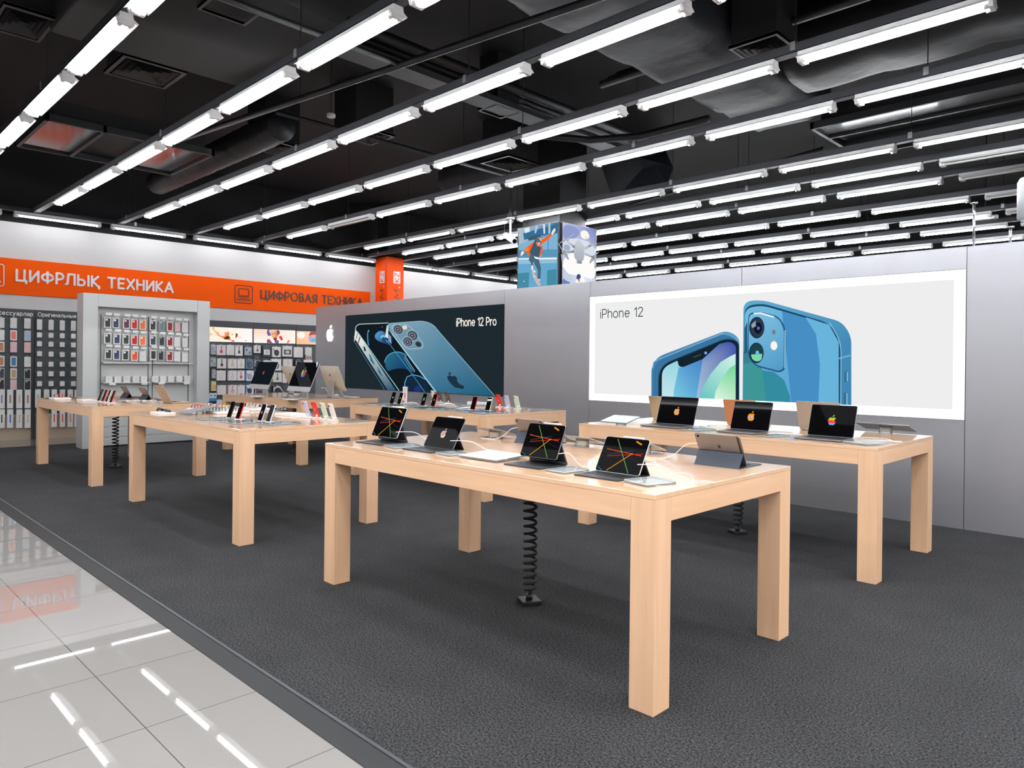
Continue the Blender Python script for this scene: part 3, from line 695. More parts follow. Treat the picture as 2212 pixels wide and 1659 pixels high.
def keys(w_, y0, y1, z, rows=5, cols=14):
    mb = MB(); dx, dy = w_ / cols, (y1 - y0) / rows
    for r in range(rows):
        for c in range(cols):
            if r == 0 and 3 < c < 10 and c != 4: continue
            xa = -w_ / 2 + c * dx + dx * .1; xb = xa + dx * .8 + (5 * dx if r == 0 and c == 4 else 0); ya = y0 + r * dy + dy * .1
            mb.box((xa, ya, z), (xb, ya + dy * .8, z + .0012))
    return mb
def tablet(label, x, y, w_, h, kind, layers, frame, rz=0, group='tablets on keyboard covers', back=None, cam_=True):
    t = thing('tablet', label, 'tablet', (x, y, TH), rz, group)
    D = .195 if kind == 'folio' else .212
    kb = MB().prism([(a, b + D / 2) for a, b in rrect(w_, D, .012)], .0005, .0065).build('keyboard_cover', KEYB if kind != 'folio' or rz == 0 else FOLIO, t, bevel=.001)
    keys(w_ * .9, D * .34, D * .86, .0065).build('keycap_rows', KEYS, kb)
    if kind == 'folio': M = tilted(.168, .008, math.radians(30))
    else: M = tilted(.128, .038, math.radians(24)); 
    body = slab(w_, h, .0062, .014, M @ Matrix.Translation((0, 0, -.0062))).build('body', frame, t, bevel=.0012)
    slab(w_ - .004, h - .004, .0006, .012, M @ Matrix.Translation((0, .002, 0))).build('screen', BLACKG, t)
    if layers: art('screen_picture', layers, plane_at(M, .0007), SCREEN, body, .00015)
    if kind == 'folio':
        A = M @ Vector((0, h * .42, -.0075)); B = Vector((0, .262, .002)); hw = w_ / 2 * .985
        cs = [(A.y, A.z), (A.y + .004, A.z + .002), (B.y + .003, .001), (B.y - .002, .001)]
        MX = Matrix(((0, 0, 1, 0), (1, 0, 0, 0), (0, 1, 0, 0), (0, 0, 0, 1)))
        MB().prism(cs, -hw, hw, M=MX).build('support_flap', FOLIO if back else KEYB, t)
        MB().box((-hw, .17, .0004), (hw, .262, .003)).build('base_flap', KEYB, t)
        if back:
            C_ = M @ Vector((0, h * .44, -.0066)); mb = slab(w_ * .985, h * .40, .002, .004, M @ Matrix.Translation((0, 0, -.0085)))
            mb.build('lower_cover', FOLIO, t)
    else:
        MX = Matrix(((0, 0, 1, 0), (1, 0, 0, 0), (0, 1, 0, 0), (0, 0, 0, 1)))
        MB().cyl((-w_ / 2 + .004, D, .0125), (w_ / 2 - .004, D, .0125), .0105, 16).build('hinge_bar', KEYB, t, smooth=True)
        P0_, P1_ = Vector((0, D, .015)), M @ Vector((0, h * .45, -.0075)); P2_ = M @ Vector((0, h * .98, -.0075))
        MB().prism([(P0_.y - .006, P0_.z), (P0_.y + .006, P0_.z), (P1_.y + .004, P1_.z), (P2_.y + .003, P2_.z + .002), (P2_.y, P2_.z), (P1_.y - .002, P1_.z)], -w_ / 2 * .99, w_ / 2 * .99, M=MX).build('floating_back_cover', KEYB, t)
    # pencil on the top edge
    if not back:
        a = M @ Vector((-.03, h + .005, -.003)); b = M @ Vector((w_ * .35, h + .005, -.003))
        pe = MB().tube([a, b], .0044, 10).build('pencil', WHITEP, t, smooth=True); pe['label'] = 'white stylus'
    else:
        art('back_mark', logo([], 0, h * .6, .017, (22, 22, 24)), lambda u, v, l: M @ Vector((-u, v, -.0064 - l)), PRINT, body)
        MB().prism(ell(w_ / 2 - .02, h - .018, .006), -.0085, -.006, M=M).build('camera', BLACKG, t)
        slab(.012, h * .62, .0004, .002, M @ Matrix.Translation((-w_ / 2 + .012, h * .36, -.0067))).build('antenna_strip', BLACK, t)
    return t
TABW, SILV = ALU, ALU
tablet('silver tablet floating over its keyboard, first on the front table from the aisle corner', -2.317, .17, .286, .212, 'magic', screen_lines(.28, .206), ALU)
L = logo([], .0, .095, .048, (238, 232, 225)); rnd = random.Random(5)
for k in range(70):
    q = rnd.choice(FRUIT); f = rnd.uniform(0, .92)
    L.append(([(x, .095 + y) for x, y in ell(q[0] * .046 * f, q[1] * .046 * f, .0034, .0022, 8, rnd.uniform(0, 180))], rnd.choice([(235, 60, 50), (60, 150, 220), (250, 190, 40), (240, 130, 160), (90, 180, 110), (240, 120, 40)])))
tablet('grey tablet showing a mosaic fruit mark, leaning on its keyboard cover', -1.803, .168, .284, .212, 'folio', L, SPACE)
tablet('grey tablet with coloured line picture floating over its keyboard, beside the flat acrylic panel', -.922, .162, .262, .19, 'magic', screen_lines(.256, .184), SPACE)
tablet('silver tablet with coloured line picture on its keyboard cover, by the near table corner', -.438, .158, .262, .19, 'folio', screen_lines(.256, .184), ALU)
tablet('grey tablet turned away on a slate cover, near the front table corner', -.256, 1.222, .262, .19, 'folio', None, SPACE, PI, 'tablets turned away on covers', back=True)
tablet('grey tablet turned away, half hidden behind the floating tablet', -1.645, 1.24, .25, .182, 'folio', None, SPACE, PI, 'tablets turned away on covers', back=True)
for px, lab in (((259, 859), 'dark tablet turned away on the far table, second from the gold laptop'), ((299, 864), 'dark tablet turned away on the far table, next to the gold laptop')):
    p = TT(*px); tablet(lab, p.x + .13, p.y + .26, .25, .182, 'folio', None, SPACE, PI, 'tablets turned away on covers', back=True)

def laptop(label, x, y, w_, d, layers, m, rz=0, group='laptops on the tables', lean=20):
    t = thing('laptop', label, 'laptop', (x, y, TH), rz, group)
    ba = MB().prism([(a, b + d / 2) for a, b in rrect(w_, d, .012)], .003, .0135).build('base', m, t, bevel=.003)
    for sx in (-1, 1):
        for yy in (.02, d - .02): MB().cyl((sx * (w_ / 2 - .02), yy, 0), (sx * (w_ / 2 - .02), yy, .004), .007, 10).build('rubber_foot', BLACK, ba)
    kw = MB().box((-w_ * .41, d * .42, .0135), (w_ * .41, d * .9, .0138)).build('keyboard', BLACK, t)
    keys(w_ * .8, d * .43, d * .89, .0138, 6).build('keycap_rows', KEYS, kw)
    MB().prism([(a, b + d * .22) for a, b in rrect(w_ * .42, d * .34, .006)], .0135, .0137).build('trackpad', m, t)
    MB().cyl((-w_ * .42, d - .006, .011), (w_ * .42, d - .006, .011), .0045, 10).build('hinge', BLACK, t, smooth=True)
    M = tilted(d - .006, .0145, math.radians(lean)); h = d - .006
    lid = slab(w_, h, .005, .012, M @ Matrix.Translation((0, 0, -.005))).build('lid', m, t, bevel=.0012)
    slab(w_ - .006, h - .006, .0006, .009, M @ Matrix.Translation((0, .003, 0))).build('screen', BLACKG, t)
    if layers: art('screen_picture', layers, plane_at(M, .0007), SCREEN, lid, .00015)
    art('lid_mark', logo([], 0, h * .55, .02, (60, 60, 62)), lambda u, v, l: M @ Vector((-u, v, -.0052 - l)), PRINT, lid, .0002)
    return t
laptop('largest open laptop with spotted fruit mark, near the slanted acrylic plate', -1.813, 2.795, .385, .262, blotch(0, .115, .058, 2), SPACE)
laptop('open laptop with streaked fruit mark in the middle of the laptop table', -1.108, 2.80, .335, .25, blotch(0, .11, .062, 9), SPACE)
laptop('open laptop with rainbow striped fruit mark, near the table corner', -.449, 2.765, .338, .255, stripes(0, .12, .06, RAIN), SPACE)
laptop('pale gold laptop turned away behind the largest open laptop', -2.25, 3.845, .32, .24, None, GOLDA, PI)
laptop('copper laptop turned away in the middle of the laptop table', -1.435, 3.825, .315, .24, None, COPPER, PI)
laptop('silver grey laptop turned away near the raised acrylic plate', -.735, 3.83, .36, .255, None, mat('warm_silver_aluminium', (186, 180, 172), rough=.34, metal=.6), PI)
p = TT(348.5, 869.5); laptop('gold laptop turned away on the table nearest the light grey unit', p.x + .16, p.y + .25, .31, .24, None, GOLDA, PI, lean=26)

# all-in-one computers
IMS = mat('pale_silver_shell', (226, 218, 202), rough=.4, metal=.15)
def aio(label, x, y, rz, layers, w_=.535, h=.335, ch=.07, lean=22):
    t = thing('desktop_computer', label, 'computer', (x, y, TH), rz, 'all-in-one computers')
    M = tilted(.03, .105, math.radians(lean)); H = h + ch
    sh = slab(w_, H, .006, .012, M @ Matrix.Translation((0, 0, -.006))).build('shell', IMS, t, bevel=.002)
    mb = MB(); o_ = rrect(w_ * .99, H * .99, .02, 4, 0, H / 2); i_ = rrect(w_ * .3, H * .4, .02, 4, 0, H * .45); n = len(o_)
    mb.add([M @ Vector((a, b, -.006)) for a, b in o_] + [M @ Vector((a, b, -.03)) for a, b in i_], [(k, n + k, n + (k + 1) % n, (k + 1) % n) for k in range(n)] + [tuple(n + k for k in range(n))[::-1]])
    mb.build('back_bulge', IMS, t, smooth=True)
    MB().prism([(a, b + ch + h / 2) for a, b in rrect(w_ - .004, h - .002, .004)], 0, .001, M=M).build('screen', BLACKG, t)
    MB().prism([(a, b + ch / 2) for a, b in rrect(w_ - .002, ch - .002, .004)], 0, .0012, M=M).build('chin', mat_ch, t)
    art('chin_mark', logo([], 0, ch * .5, .014, (30, 30, 32)), plane_at(M, .0014), PRINT, sh, .0002)
    if layers: art('screen_picture', layers, plane_at(M, .0012), SCREEN, sh, .0003)
    art('back_mark', logo([], 0, H * .66, .034, (20, 20, 22)), lambda u, v, l: M @ Vector((-u, v, -.031 - l)), PRINT, sh, .0004)
    MXX = Matrix(((0, 0, 1, 0), (1, 0, 0, 0), (0, 1, 0, 0), (0, 0, 0, 1))); c = M @ Vector((0, H * .42, -.03))
    MB().prism([(-.03, 0.0005), (.15, .0005), (.165, .008), (c.y + .008, c.z), (c.y - .002, c.z + .006), (.145, .011), (.13, .0075), (-.03, .006)], -.075, .075, M=MXX).build('stand', ALU, t, bevel=.001)
    return t
mat_ch = mat('silver_chin', (204, 206, 210), rough=.35, metal=.5)
hh = .335
def pie(cx, cy_, s):
    L = []
    def cl(p): 
        a = math.degrees(math.atan2(p[1] - cy_, p[0] - cx)) % 360
        return (245, 110, 30) if a < 70 else (160, 195, 70) if a < 165 else (245, 170, 40) if a < 205 else (70, 175, 200) if a < 262 else (170, 70, 160)
    f = [(cx + x * s, cy_ + y * s) for x, y in FRUIT]
    for i in range(len(f)): L.append(([(cx, cy_), f[i], f[(i + 1) % len(f)]], cl(((f[i][0] + f[(i + 1) % len(f)][0]) / 2, (f[i][1] + f[(i + 1) % len(f)][1]) / 2))))
    L.append(([(cx + x * s, cy_ + y * s) for x, y in LEAF], (60, 160, 200))); return L
sc1 = [([(-.322, .08), (.322, .08), (.322, .455), (-.322, .455)], (18, 26, 34))] + logo([], -.02, .27, .05, (226, 60, 50))
aio('all-in-one computer with small red fruit mark, beside the headphone boxes', -9.19, 2.727, 0, sc1, .652, .385, .075)
bg = [([(-.322, .08), (.322, .08), (.322, .455), (-.322, .455)], (14, 15, 18)), ([(-.322, .34), (-.322, .455), (-.12, .455), (.322, .12), (.322, .08), (.0, .08)], (42, 43, 48))]
aio('all-in-one computer with coloured fruit mark, nearest the dark poster', -7.997, 2.757, 0, bg + pie(0, .28, .115) + [([(.25, .455), (.322, .455), (.322, .37)], (210, 215, 240))], .652, .385, .075)
aio('all-in-one computer turned away, seen between the two screens', -9.42, 3.61, PI, None, lean=27)
aio('all-in-one computer turned away, in front of the grey wall', -7.98, 3.47, PI, None)
def flatpad(name, label, cat, p, w_, d, h, m, group=None, r=.006, rz=0):
    t = thing(name, label, cat, (p[0], p[1], TH), rz, group); MB().prism(rrect(w_, d, r), 0.0005, h).build('body', m, t, bevel=min(.002, h * .3)); return t
for px, lab in (((555, 857), 'white keyboard before the screen with the small red mark'), ((628, 863.5), 'white keyboard along the front edge of the computer table'), ((760, 858), 'white keyboard lying beside the turned-away computer')):
    t = flatpad('computer_keyboard', lab, 'keyboard', TT(*px), .28, .11, .008, WHITEM, 'white desktop keyboards')
    keys(.265, -.045, .045, .008, 5, 14).build('keycap_rows', WHITEP, t)
for px, lab in (((641, 853), 'white mouse between the computers'), ((727, 855), 'white mouse behind the turned-away computer nearest the wall')):
    p = TT(*px); t = thing('computer_mouse', lab, 'mouse', p, .4, 'white computer mice'); mb = MB()
    mb.tube([(0, -.055, .006), (0, -.045, .01), (0, 0, .014), (0, .045, .01), (0, .055, .006)], [.006, .024, .03, .024, .006], 14)
    mb.v = [(a, b, max(0.0005, c * .62)) for a, b, c in mb.v]; mb.build('shell', WHITEP, t, smooth=True)
p = TT(660, 853.5); t = flatpad('cable_box', 'small black connection box on the computer table', 'cable box', p, .11, .05, .022, BLACK)

# phones on security stands
GR = 'phones leaning on small white stands'
def phone(label, px, body, rz, mark=None, cams=2, stand=True, lean=19, sc=1.0, mk=(235, 235, 235)):
    p = TT(*px); t = thing('phone', label, 'phone', p, rz, GR); w_, h, th = .078 * sc, .155 * sc, .009
    M = tilted(.0, .012, math.radians(lean))
    b = slab(w_, h, th, .012, M @ Matrix.Translation((0, 0, -th))).build('body', body, t, bevel=.0022)
    slab(w_ - .006, h - .006, .0005, .009, M @ Matrix.Translation((0, .003, .0))).build('screen', BLACKG, t)
    if mark: art('screen_picture', mark, plane_at(M, .0007), SCREEN, b, .0002)
    bump = MB().prism([(a + .0 + w_ / 2 - .02, c + h - .021) for a, c in rrect(.03, .032, .008)], -th - .0015, -th, M=M).build('camera_bump', body, t)
    cm = MB()
    for k in range(cams): cm.prism(ell(w_ / 2 - (.013 if k < 2 else .027), h - (.0145 + .0135 * k if k < 2 else .021), .0056), -th - .003, -th - .0015, M=M)
    cm.build('lens', BLACKG, bump)
    art('back_mark', logo([], 0, h * .52, .012, mk), lambda u, v, l: M @ Vector((-u, v, -th - .0003 - l)), PRINT, b, .0002)
    MB().prism([(a, c + .02) for a, c in rrect(.07, .075, .01)], .0005, .012).build('stand_base', WHITEP, t, bevel=.003)
    M2 = M @ Matrix.Translation((0, .02, -th - .012)); MB().prism(ell(-.012, .0, .012), 0, .012, M=M2).build('sensor', WHITEP, t)
    return t
PB, PR, PWH = solid((34, 36, 40), .25, .2), solid((222, 32, 22), .3), solid((236, 234, 228), .25)
PL, PM, PBR, PNV = solid((196, 196, 226), .3), solid((204, 226, 206), .3), solid((66, 56, 50), .35), solid((58, 74, 92), .3)
mk = lambda s=.018, c=(240, 240, 240): logo([], 0, .08, s, c)
phone('black phone facing the aisle, first in the row beside the band tray', (493, 904.5), PB, 0, None)
phone('red-edged phone facing the aisle, second in the row beside the band tray', (512, 907.5), PR, 0, None)
phone('phone with a striped fruit mark on screen, facing the aisle behind the papers', (560, 912), PL, 0, stripes(0, .075, .022, RAIN))
phone('white-backed phone with plain dark screen facing the aisle', (578, 914), PWH, 0, [([(-.034, .006), (.034, .006), (.034, .148), (-.034, .148)], (52, 54, 60))])
phone('lilac phone seen from the back on the watch band table', (668, 901.5), PL, PI)
phone('red phone seen from the back on the watch band table', (687, 903.5), PR, PI)
phone('mint phone seen from the back on the watch band table', (706, 906.5), PM, PI)
phone('white phone with three lenses seen from the back', (724, 909), PWH, PI, cams=3)
phone('dark phone with a white mark beside the paper sign stand', (845, 873.5), PBR, 0, mk(.017))
phone('pale-edged dark phone in front of the paper sign stand', (861, 875), PWH, 0, mk(.015, (230, 190, 120)))
L = logo([], 0, .08, .03, (40, 150, 160)); L += [([(x, y) for x, y in ell(-.005, .07, .014, .008, 12, 30)], (220, 80, 50)), ([(x, y) for x, y in ell(.004, .088, .009, .014, 12)], (110, 190, 120))]
phone('dark phone with a large coloured mark on screen', (912, 878), PNV, 0, L)
phone('red-edged phone with a small gold mark on screen', (934, 879.5), PR, 0, mk(.016, (220, 170, 100)))
phone('white phone seen from the back behind the red-edged phone', (940, 868), PWH, PI)
phone('brown phone seen from the back, under the tip of the poster phone', (953, 869.5), PBR, PI)
phone('brown phone seen from the back, nearer the white box', (970, 871.5), PBR, PI)
phone('tall dark phone with red edge near the table corner', (1020, 887), PR, 0, None)
phone('mint-edged phone with a bright band on its screen', (1052, 889), PM, 0, [([(-.034, .11), (.034, .115), (.034, .135), (-.034, .13)], (225, 235, 205)), ([(-.034, .1), (.034, .105), (.034, .115), (-.034, .11)], (30, 60, 90))])
phone('red phone seen from the back beside the lilac one, dark poster corner', (1081, 879.5), PR, PI)
phone('lilac phone seen from the back in front of the grey wall', (1099, 881.5), PL, PI)
phone('mint phone seen from the back, last before the table edge', (1120, 883.5), PM, PI)
phone('black phone standing first of four on the far table', (212, 867.5), solid((110, 112, 118), .2, .4), 0, [(ell(0, .12, .02, .012, 14), (90, 92, 100))])
phone('red phone standing second of four on the far table', (220.5, 868.8), PR, 0, None)
phone('white phone standing third of four on the far table', (229, 870), PWH, 0, mk(.02, (230, 150, 60)))
phone('red phone standing last of four on the far table', (238, 871.3), PR, 0, None)

# watch bands, trays, pads
def tray(label, px, w_, d, m=WHITEP):
    p = TT(*px); t = thing('band_tray', label, 'tray', p, 0, 'white display trays')
    MB().prism(rrect(w_, d, .02), .0005, .026).build('body', m, t, bevel=.006, seg=3); return p
c1 = tray('white tray holding rows of coloured watch bands', (470, 889.5), .80, .34)
BANDC = [(64, 70, 120), (150, 30, 60), (232, 42, 24), (130, 40, 66), (246, 124, 70), (232, 82, 70), (70, 130, 140), (34, 62, 120), (40, 150, 160), (110, 100, 190),
         (226, 226, 222), (238, 60, 40), (236, 232, 230), (226, 40, 40), (250, 190, 30), (240, 205, 60), (228, 226, 222), (120, 185, 190), (240, 150, 70), (90, 120, 160)]
CN = ['indigo', 'crimson', 'red', 'maroon', 'orange', 'coral', 'teal', 'navy', 'turquoise', 'violet', 'white', 'scarlet', 'pale', 'bright red', 'yellow', 'light yellow', 'cream', 'aqua', 'apricot', 'slate blue']
def watch_band(label, x, y, z, col, rz=0, group='coloured watch bands on the white tray'):
    t = thing('watch_band', label, 'watch band', (x, y, z), rz, group); mb = MB(); R_, n = .031, 14; W_ = .011
    pts = [(R_ * math.cos(PI * (1.12 - 1.24 * k / n)), R_ * math.sin(PI * (1.12 - 1.24 * k / n)) + .012) for k in range(n + 1)]
    o_ = [(a * 1.07, b * 1.07) for a, b in pts]; poly = o_ + pts[::-1]
    mb.prism(poly, -W_, W_, M=Matrix(((0, 0, 1, 0), (1, 0, 0, 0), (0, 1, 0, 0), (0, 0, 0, 1))) @ Matrix.Translation((0, 0, 0)))
    zmin = min(v[2] for v in mb.v); mb.v = [(a, b, c - zmin) for a, b, c in mb.v]
    b = mb.build('strap', solid(col, .45), t, bevel=.001)
    MB().box((-W_ * .9, -R_ * .7, .012), (W_ * .9, -R_ * .55, .035)).build('holder', WHITEP, t)
    return t
for k in range(20):
    r, c = divmod(k, 10)
    watch_band('%s watch band in the %s row of the white tray' % (CN[k], 'front' if r == 0 else 'back'), c1.x - .35 + .0775 * c, c1.y - .1 + .17 * r, TH + .0265, BANDC[k])
c2 = tray('second white tray holding beige watch bands', (545, 885), .42, .22)
for k in range(5):
    watch_band('beige watch band, %s on the second tray from the phones' % ORD[4 - k], c2.x - .16 + .08 * k, c2.y, TH + .0265, [(226, 196, 178), (236, 222, 212), (214, 180, 160), (232, 206, 190), (240, 226, 216)][k], group='beige watch bands')
c3 = tray('small white tray with a blue and a red band, far table corner', (130, 863), .3, .2)
watch_band('blue watch band on the small far tray', c3.x - .06, c3.y - .02, TH + .0265, (40, 80, 130)); watch_band('red watch band on the small far tray', c3.x + .03, c3.y - .02, TH + .0265, (226, 50, 30)); watch_band('second red watch band on the small far tray', c3.x + .1, c3.y + .0, TH + .0265, (226, 50, 30))
flatpad('display_pad', 'white flat pad beside the four phones on the far table', 'display pad', TT(187, 866), .3, .16, .02, WHITEP, 'white flat pads')
p = TT(352, 893.5); flatpad('display_pad', 'white flat pad under the dark watch', 'display pad', p, .26, .16, .016, WHITEP, 'white flat pads')
flatpad('display_pad', 'white flat pad beside the backs of four phones', 'display pad', TT(632, 897), .34, .22, .02, WHITEP, 'white flat pads')
t = thing('wristwatch', 'dark wristwatch lying on the white pad', 'watch', (p.x - .01, p.y + .01, TH + .0165), .3)
DW = solid((40, 52, 66), .5)
MB().prism(rrect(.04, .036, .01), .014, .026).build('case', BLACKG, t, bevel=.003)
MB().tube([(-.1, 0, .008), (-.085, .005, .03), (-.05, 0, .028), (-.02, 0, .02)], [.01, .013, .013, .014], 8).build('strap', DW, t, smooth=True); MB().tube([(.02, 0, .018), (.06, .004, .014), (.1, 0, .01)], [.014, .013, .01], 8).build('strap', DW, t, smooth=True)

# acrylic cards and panels
def card(label, l, f, r, h=.012, paper=(226, 230, 234), grp='clear acrylic price cards', raised=0.0):
    P = [TT(*q) for q in (l, f, r)]; ax = (P[1] - P[0]); d = P[2] - P[1]; w_, dd = ax.length, max(d.length, .05); rz = math.atan2(ax.y, ax.x)
    rz = max(-.3, min(.3, rz)); t = thing('price_card', label, 'price card', (P[1] + P[0]) / 2, rz, grp)
    MB().box((-w_ / 2, 0, .0005), (w_ / 2, dd, h)).build('acrylic_block', ACRYL, t, bevel=.001)
    MB().box((-w_ / 2 + .006, .006, h * .45), (w_ / 2 - .006, dd - .006, h * .5)).build('paper_slip', solid(paper, .6), t)
    return t
card('clear price card beside the first floating tablet', (828.5, 963.6), (851, 970.4), (886, 963.5), paper=(214, 218, 222))
card('clear price card beside the mosaic tablet', (940, 980.5), (969, 986.5), (993, 981), paper=(216, 222, 228))
card('clear price card between the two line picture tablets', (1177.7, 1018), (1219, 1025), (1263.8, 1016.5), paper=(226, 230, 233))
card('clear price card at the near corner of the front table', (1347.5, 1042), (1398, 1053), (1441, 1043), .016, (236, 238, 240))
card('clear price card beside the largest laptop', (1474, 928.5), (1500, 932), (1525, 928), paper=(206, 218, 228))
card('clear price card beside the middle laptop', (1637, 943), (1665, 946), (1690, 941.5), paper=(216, 222, 228))
card('white price card stack beside the rainbow laptop', (1825, 957), (1868, 963.5), (1883, 957), .02, (238, 240, 240))
GC = 'clear price cards along the phone table'
for k, (a, b, c, nm) in enumerate([((785, 873), (796, 875.5), (830, 873), 'near the table corner by the computers'), ((815, 875.5), (830, 878), (846, 875), 'beside the dark phone with the white mark'), ((832, 877.5), (850, 880), (872, 876), 'under the pale-edged phone'),
        ((880, 881), (897, 884), (915, 880), 'before the large coloured mark phone'), ((897, 882.5), (912, 885.5), (938, 882), 'before the red-edged phone'), ((935, 885.5), (948, 888.5), (986, 885), 'longest one beside the first mint phone'),
        ((988, 888.5), (1002, 892), (1020, 888.5), 'before the tall red-edged phone'), ((1014, 891), (1032, 895), (1062, 891), 'before the mint-edged phone'), ((1134, 885), (1148, 888.5), (1188, 887), 'behind the mint phone at the end'), ((989, 875.5), (999, 877.5), (1008, 874.5), 'behind the curled cables')]):
    card('clear price card ' + nm, a, b, c, .014, (232, 236, 240), GC)
GC = 'clear price cards on the band table'
for a, b, c, nm in [((415, 905), (440, 909.5), (475, 903), 'in front of the band tray'), ((470, 911), (505, 917), (535, 911), 'in front of the two black and red phones'), ((548, 915.5), (580, 919.5), (600, 913), 'in front of the white-backed phone'), ((735, 911), (752, 913), (778, 909), 'beside the three-lens phone')]:
    card('clear paper card ' + nm, a, b, c, .01, (232, 236, 240), GC)
card('thin paper slip at the front edge of the computer table', (597, 858), (610, 860.5), (640, 858), .006, (240, 240, 240), 'slips on the computer table')
def panel(label, p, w_, d, z0, z1, rz=0, sheet=(214, 220, 224), block=True):
    t = thing('acrylic_panel', label, 'acrylic panel', (p[0], p[1], TH), rz, 'slanted acrylic panels')
    a = math.atan2(z1 - z0, d); M = Matrix.Translation((0, 0, z0)) @ Matrix.Rotation(a, 4, 'X')
    MB().box((-w_ / 2, 0, 0), (w_ / 2, d, .008), M=M).build('clear_plate', ACRYL, t, bevel=.001)
    MB().box((-w_ / 2 + .004, .004, .0085), (w_ / 2 - .004, d - .004, .0095), M=M).build('printed_sheet', solid(sheet, .12), t)
    if block:
        mb = MB(); mb.prism(ell(0, d * .55, .05, .035, 24), .0005, z0 + (z1 - z0) * .55 - .001); mb.build('clear_foot', ACRYL, t)
    return t
p = TT(1026, 993.5); panel('large grey acrylic panel lying flat on the front table', (p.x + .01, p.y), .315, .25, .004, .016, 0, (222, 226, 231), block=False)
p = TT(1325, 916); panel('slanted acrylic plate at the end of the laptop table', (p.x, p.y - .01), .30, .23, .01, .06, 0, (205, 214, 218))
p = TT(1915, 938); panel('raised acrylic plate turned away near the laptop table corner', (p.x - .05, p.y + .27), .40, .24, .012, .075, PI, (235, 235, 232))
p = TT(1050, 949); panel('copper-edged panel on a clear foot behind the mosaic tablet', (p.x - .02, p.y + .2), .24, .18, .02, .07, PI, (214, 160, 130))
p = TT(1262, 964); panel('white panel on a clear foot between the turned-away tablets', (-1.31, 1.24), .24, .18, .015, .065, PI, (235, 236, 236))
p = TT(1405, 975); panel('white panel on a clear foot beside the slate-covered tablet', (-.84, 1.245), .2, .18, .015, .065, PI, (235, 236, 236))
p = TT(395, 895.5); panel('slanted white-framed plate beside the dark watch', (p.x, p.y), .24, .3, .012, .07, 0, (150, 156, 160))
# paper sign stand
p = TT(862, 872); t = thing('sign_stand', 'white paper sign in a clear stand among the phones', 'sign', (p.x, p.y + .1, TH))
MB().box((-.05, -.03, .0005), (.05, .03, .008)).build('clear_foot', ACRYL, t); MB().box((-.052, -.004, .008), (.052, .004, .225)).build('clear_plate', ACRYL, t)
art('paper_sheet', [([(-.048, .012), (.048, .012), (.048, .222), (-.048, .222)], (236, 234, 236)), ([(-.048, .012), (-.01, .012), (-.01, .04), (-.048, .04)], (240, 120, 110)),
    (ell(-.004, .105, .024, .045, 20), (240, 120, 140)), (ell(-.006, .105, .017, .036, 20), (120, 190, 180)), (ell(0, .105, .012, .03, 20), (244, 140, 150))] + [([(-.03 + .004 * k, .2 - .012 * k), (.03 - .004 * k, .2 - .012 * k), (.03 - .004 * k, .197 - .012 * k), (-.03 + .004 * k, .197 - .012 * k)], (150, 150, 156)) for k in range(4)],
    lambda x, y, l: Vector((x, -.0042 - l, y)), PRINT, t, .0002)
p = TT(1015, 877); flatpad('white_box', 'long low white box behind the tall red-edged phone', 'box', (p.x - .1, p.y + .25), .34, .12, .04, CARDB)

# white charging cables
CAB = mat('white_cable', (236, 236, 236), rough=.4)
def cable(label, pts, r=.0019, grp='white charging cables'):
    P = [Vector(q) for q in pts]; out = []
    for i in range(len(P) - 1):
        a, b, c, d = P[max(i - 1, 0)], P[i], P[i + 1], P[min(i + 2, len(P) - 1)]
        for k in range(6):
            s = k / 6; out.append(.5 * (2 * b + (c - a) * s + (2 * a - 5 * b + 4 * c - d) * s * s + (3 * b - a - 3 * c + d) * s ** 3))
    out.append(P[-1]); lo = TH + r + .0006
    return tag(MB().tube([(q.x, q.y, max(q.z, lo)) for q in out], r, 6).build('charging_cable', CAB, None, smooth=True), label, 'cable', grp)
def TZ_(x, y, z=0): q = onz(x, y, TH + z); return (q.x, q.y, q.z)
def drop(label, x, y, z, dx, dy, r=.002, grp='white charging cables'):
    b = TH
    return cable(label, [(x, y, b + z), (x + dx * .3, y + dy * .35, b + z * .95), (x + dx * .55, y + dy * .6, b + z * .3), (x + dx * .8, y + dy * .8, b), (x + dx, y + dy, b), (x + dx * 1.2, y + dy * .85, b)], r, grp)
drop('white cable drooping behind the first floating tablet', -2.145, .27, .085, .2, .3)
drop('white cable running behind the mosaic tablet to the acrylic panel', -1.63, .29, .07, .28, .25)
drop('white cable hanging from the floating line picture tablet', -.765, .28, .075, .06, .18)
drop('white cable looping behind the tablet at the near corner', -.285, .28, .07, .25, .2)
drop('white cable plugged in the slate-covered tablet', -.388, 1.07, .1, -.3, -.08)
drop('white cable plugged in the half hidden tablet', -1.77, 1.09, .09, -.3, -.1)
cable('thin cable curling on the near corner of the front table', [(-.28, .36, TH), (-.15, .45, TH + .03), (-.05, .38, TH + .02), (.0 - .04, .28, TH), (-.1, .2, TH), (-.2, .16, TH + .018)], .0016)
cable('thin cable loop between the panels on the front table', [(-.9, .75, TH), (-.7, .7, TH), (-.55, .78, TH), (-.6, .9, TH), (-.8, .92, TH)], .002)
for k, (cx, cy_, lab) in enumerate([(-1.5, 3.3, 'thin cable coil behind the largest laptop'), (-.2, 3.2, 'thin cable coil behind the rainbow laptop'), (-.9, 3.15, 'thin cable arc behind the middle laptop')]):
    cable(lab, [(cx - .15, cy_ - .1, TH), (cx, cy_ - .12, TH), (cx + .12, cy_, TH), (cx, cy_ + .12, TH), (cx - .14, cy_ + .05, TH), (cx - .05, cy_ - .06, TH), (cx + .2, cy_ - .02, TH)], .002)
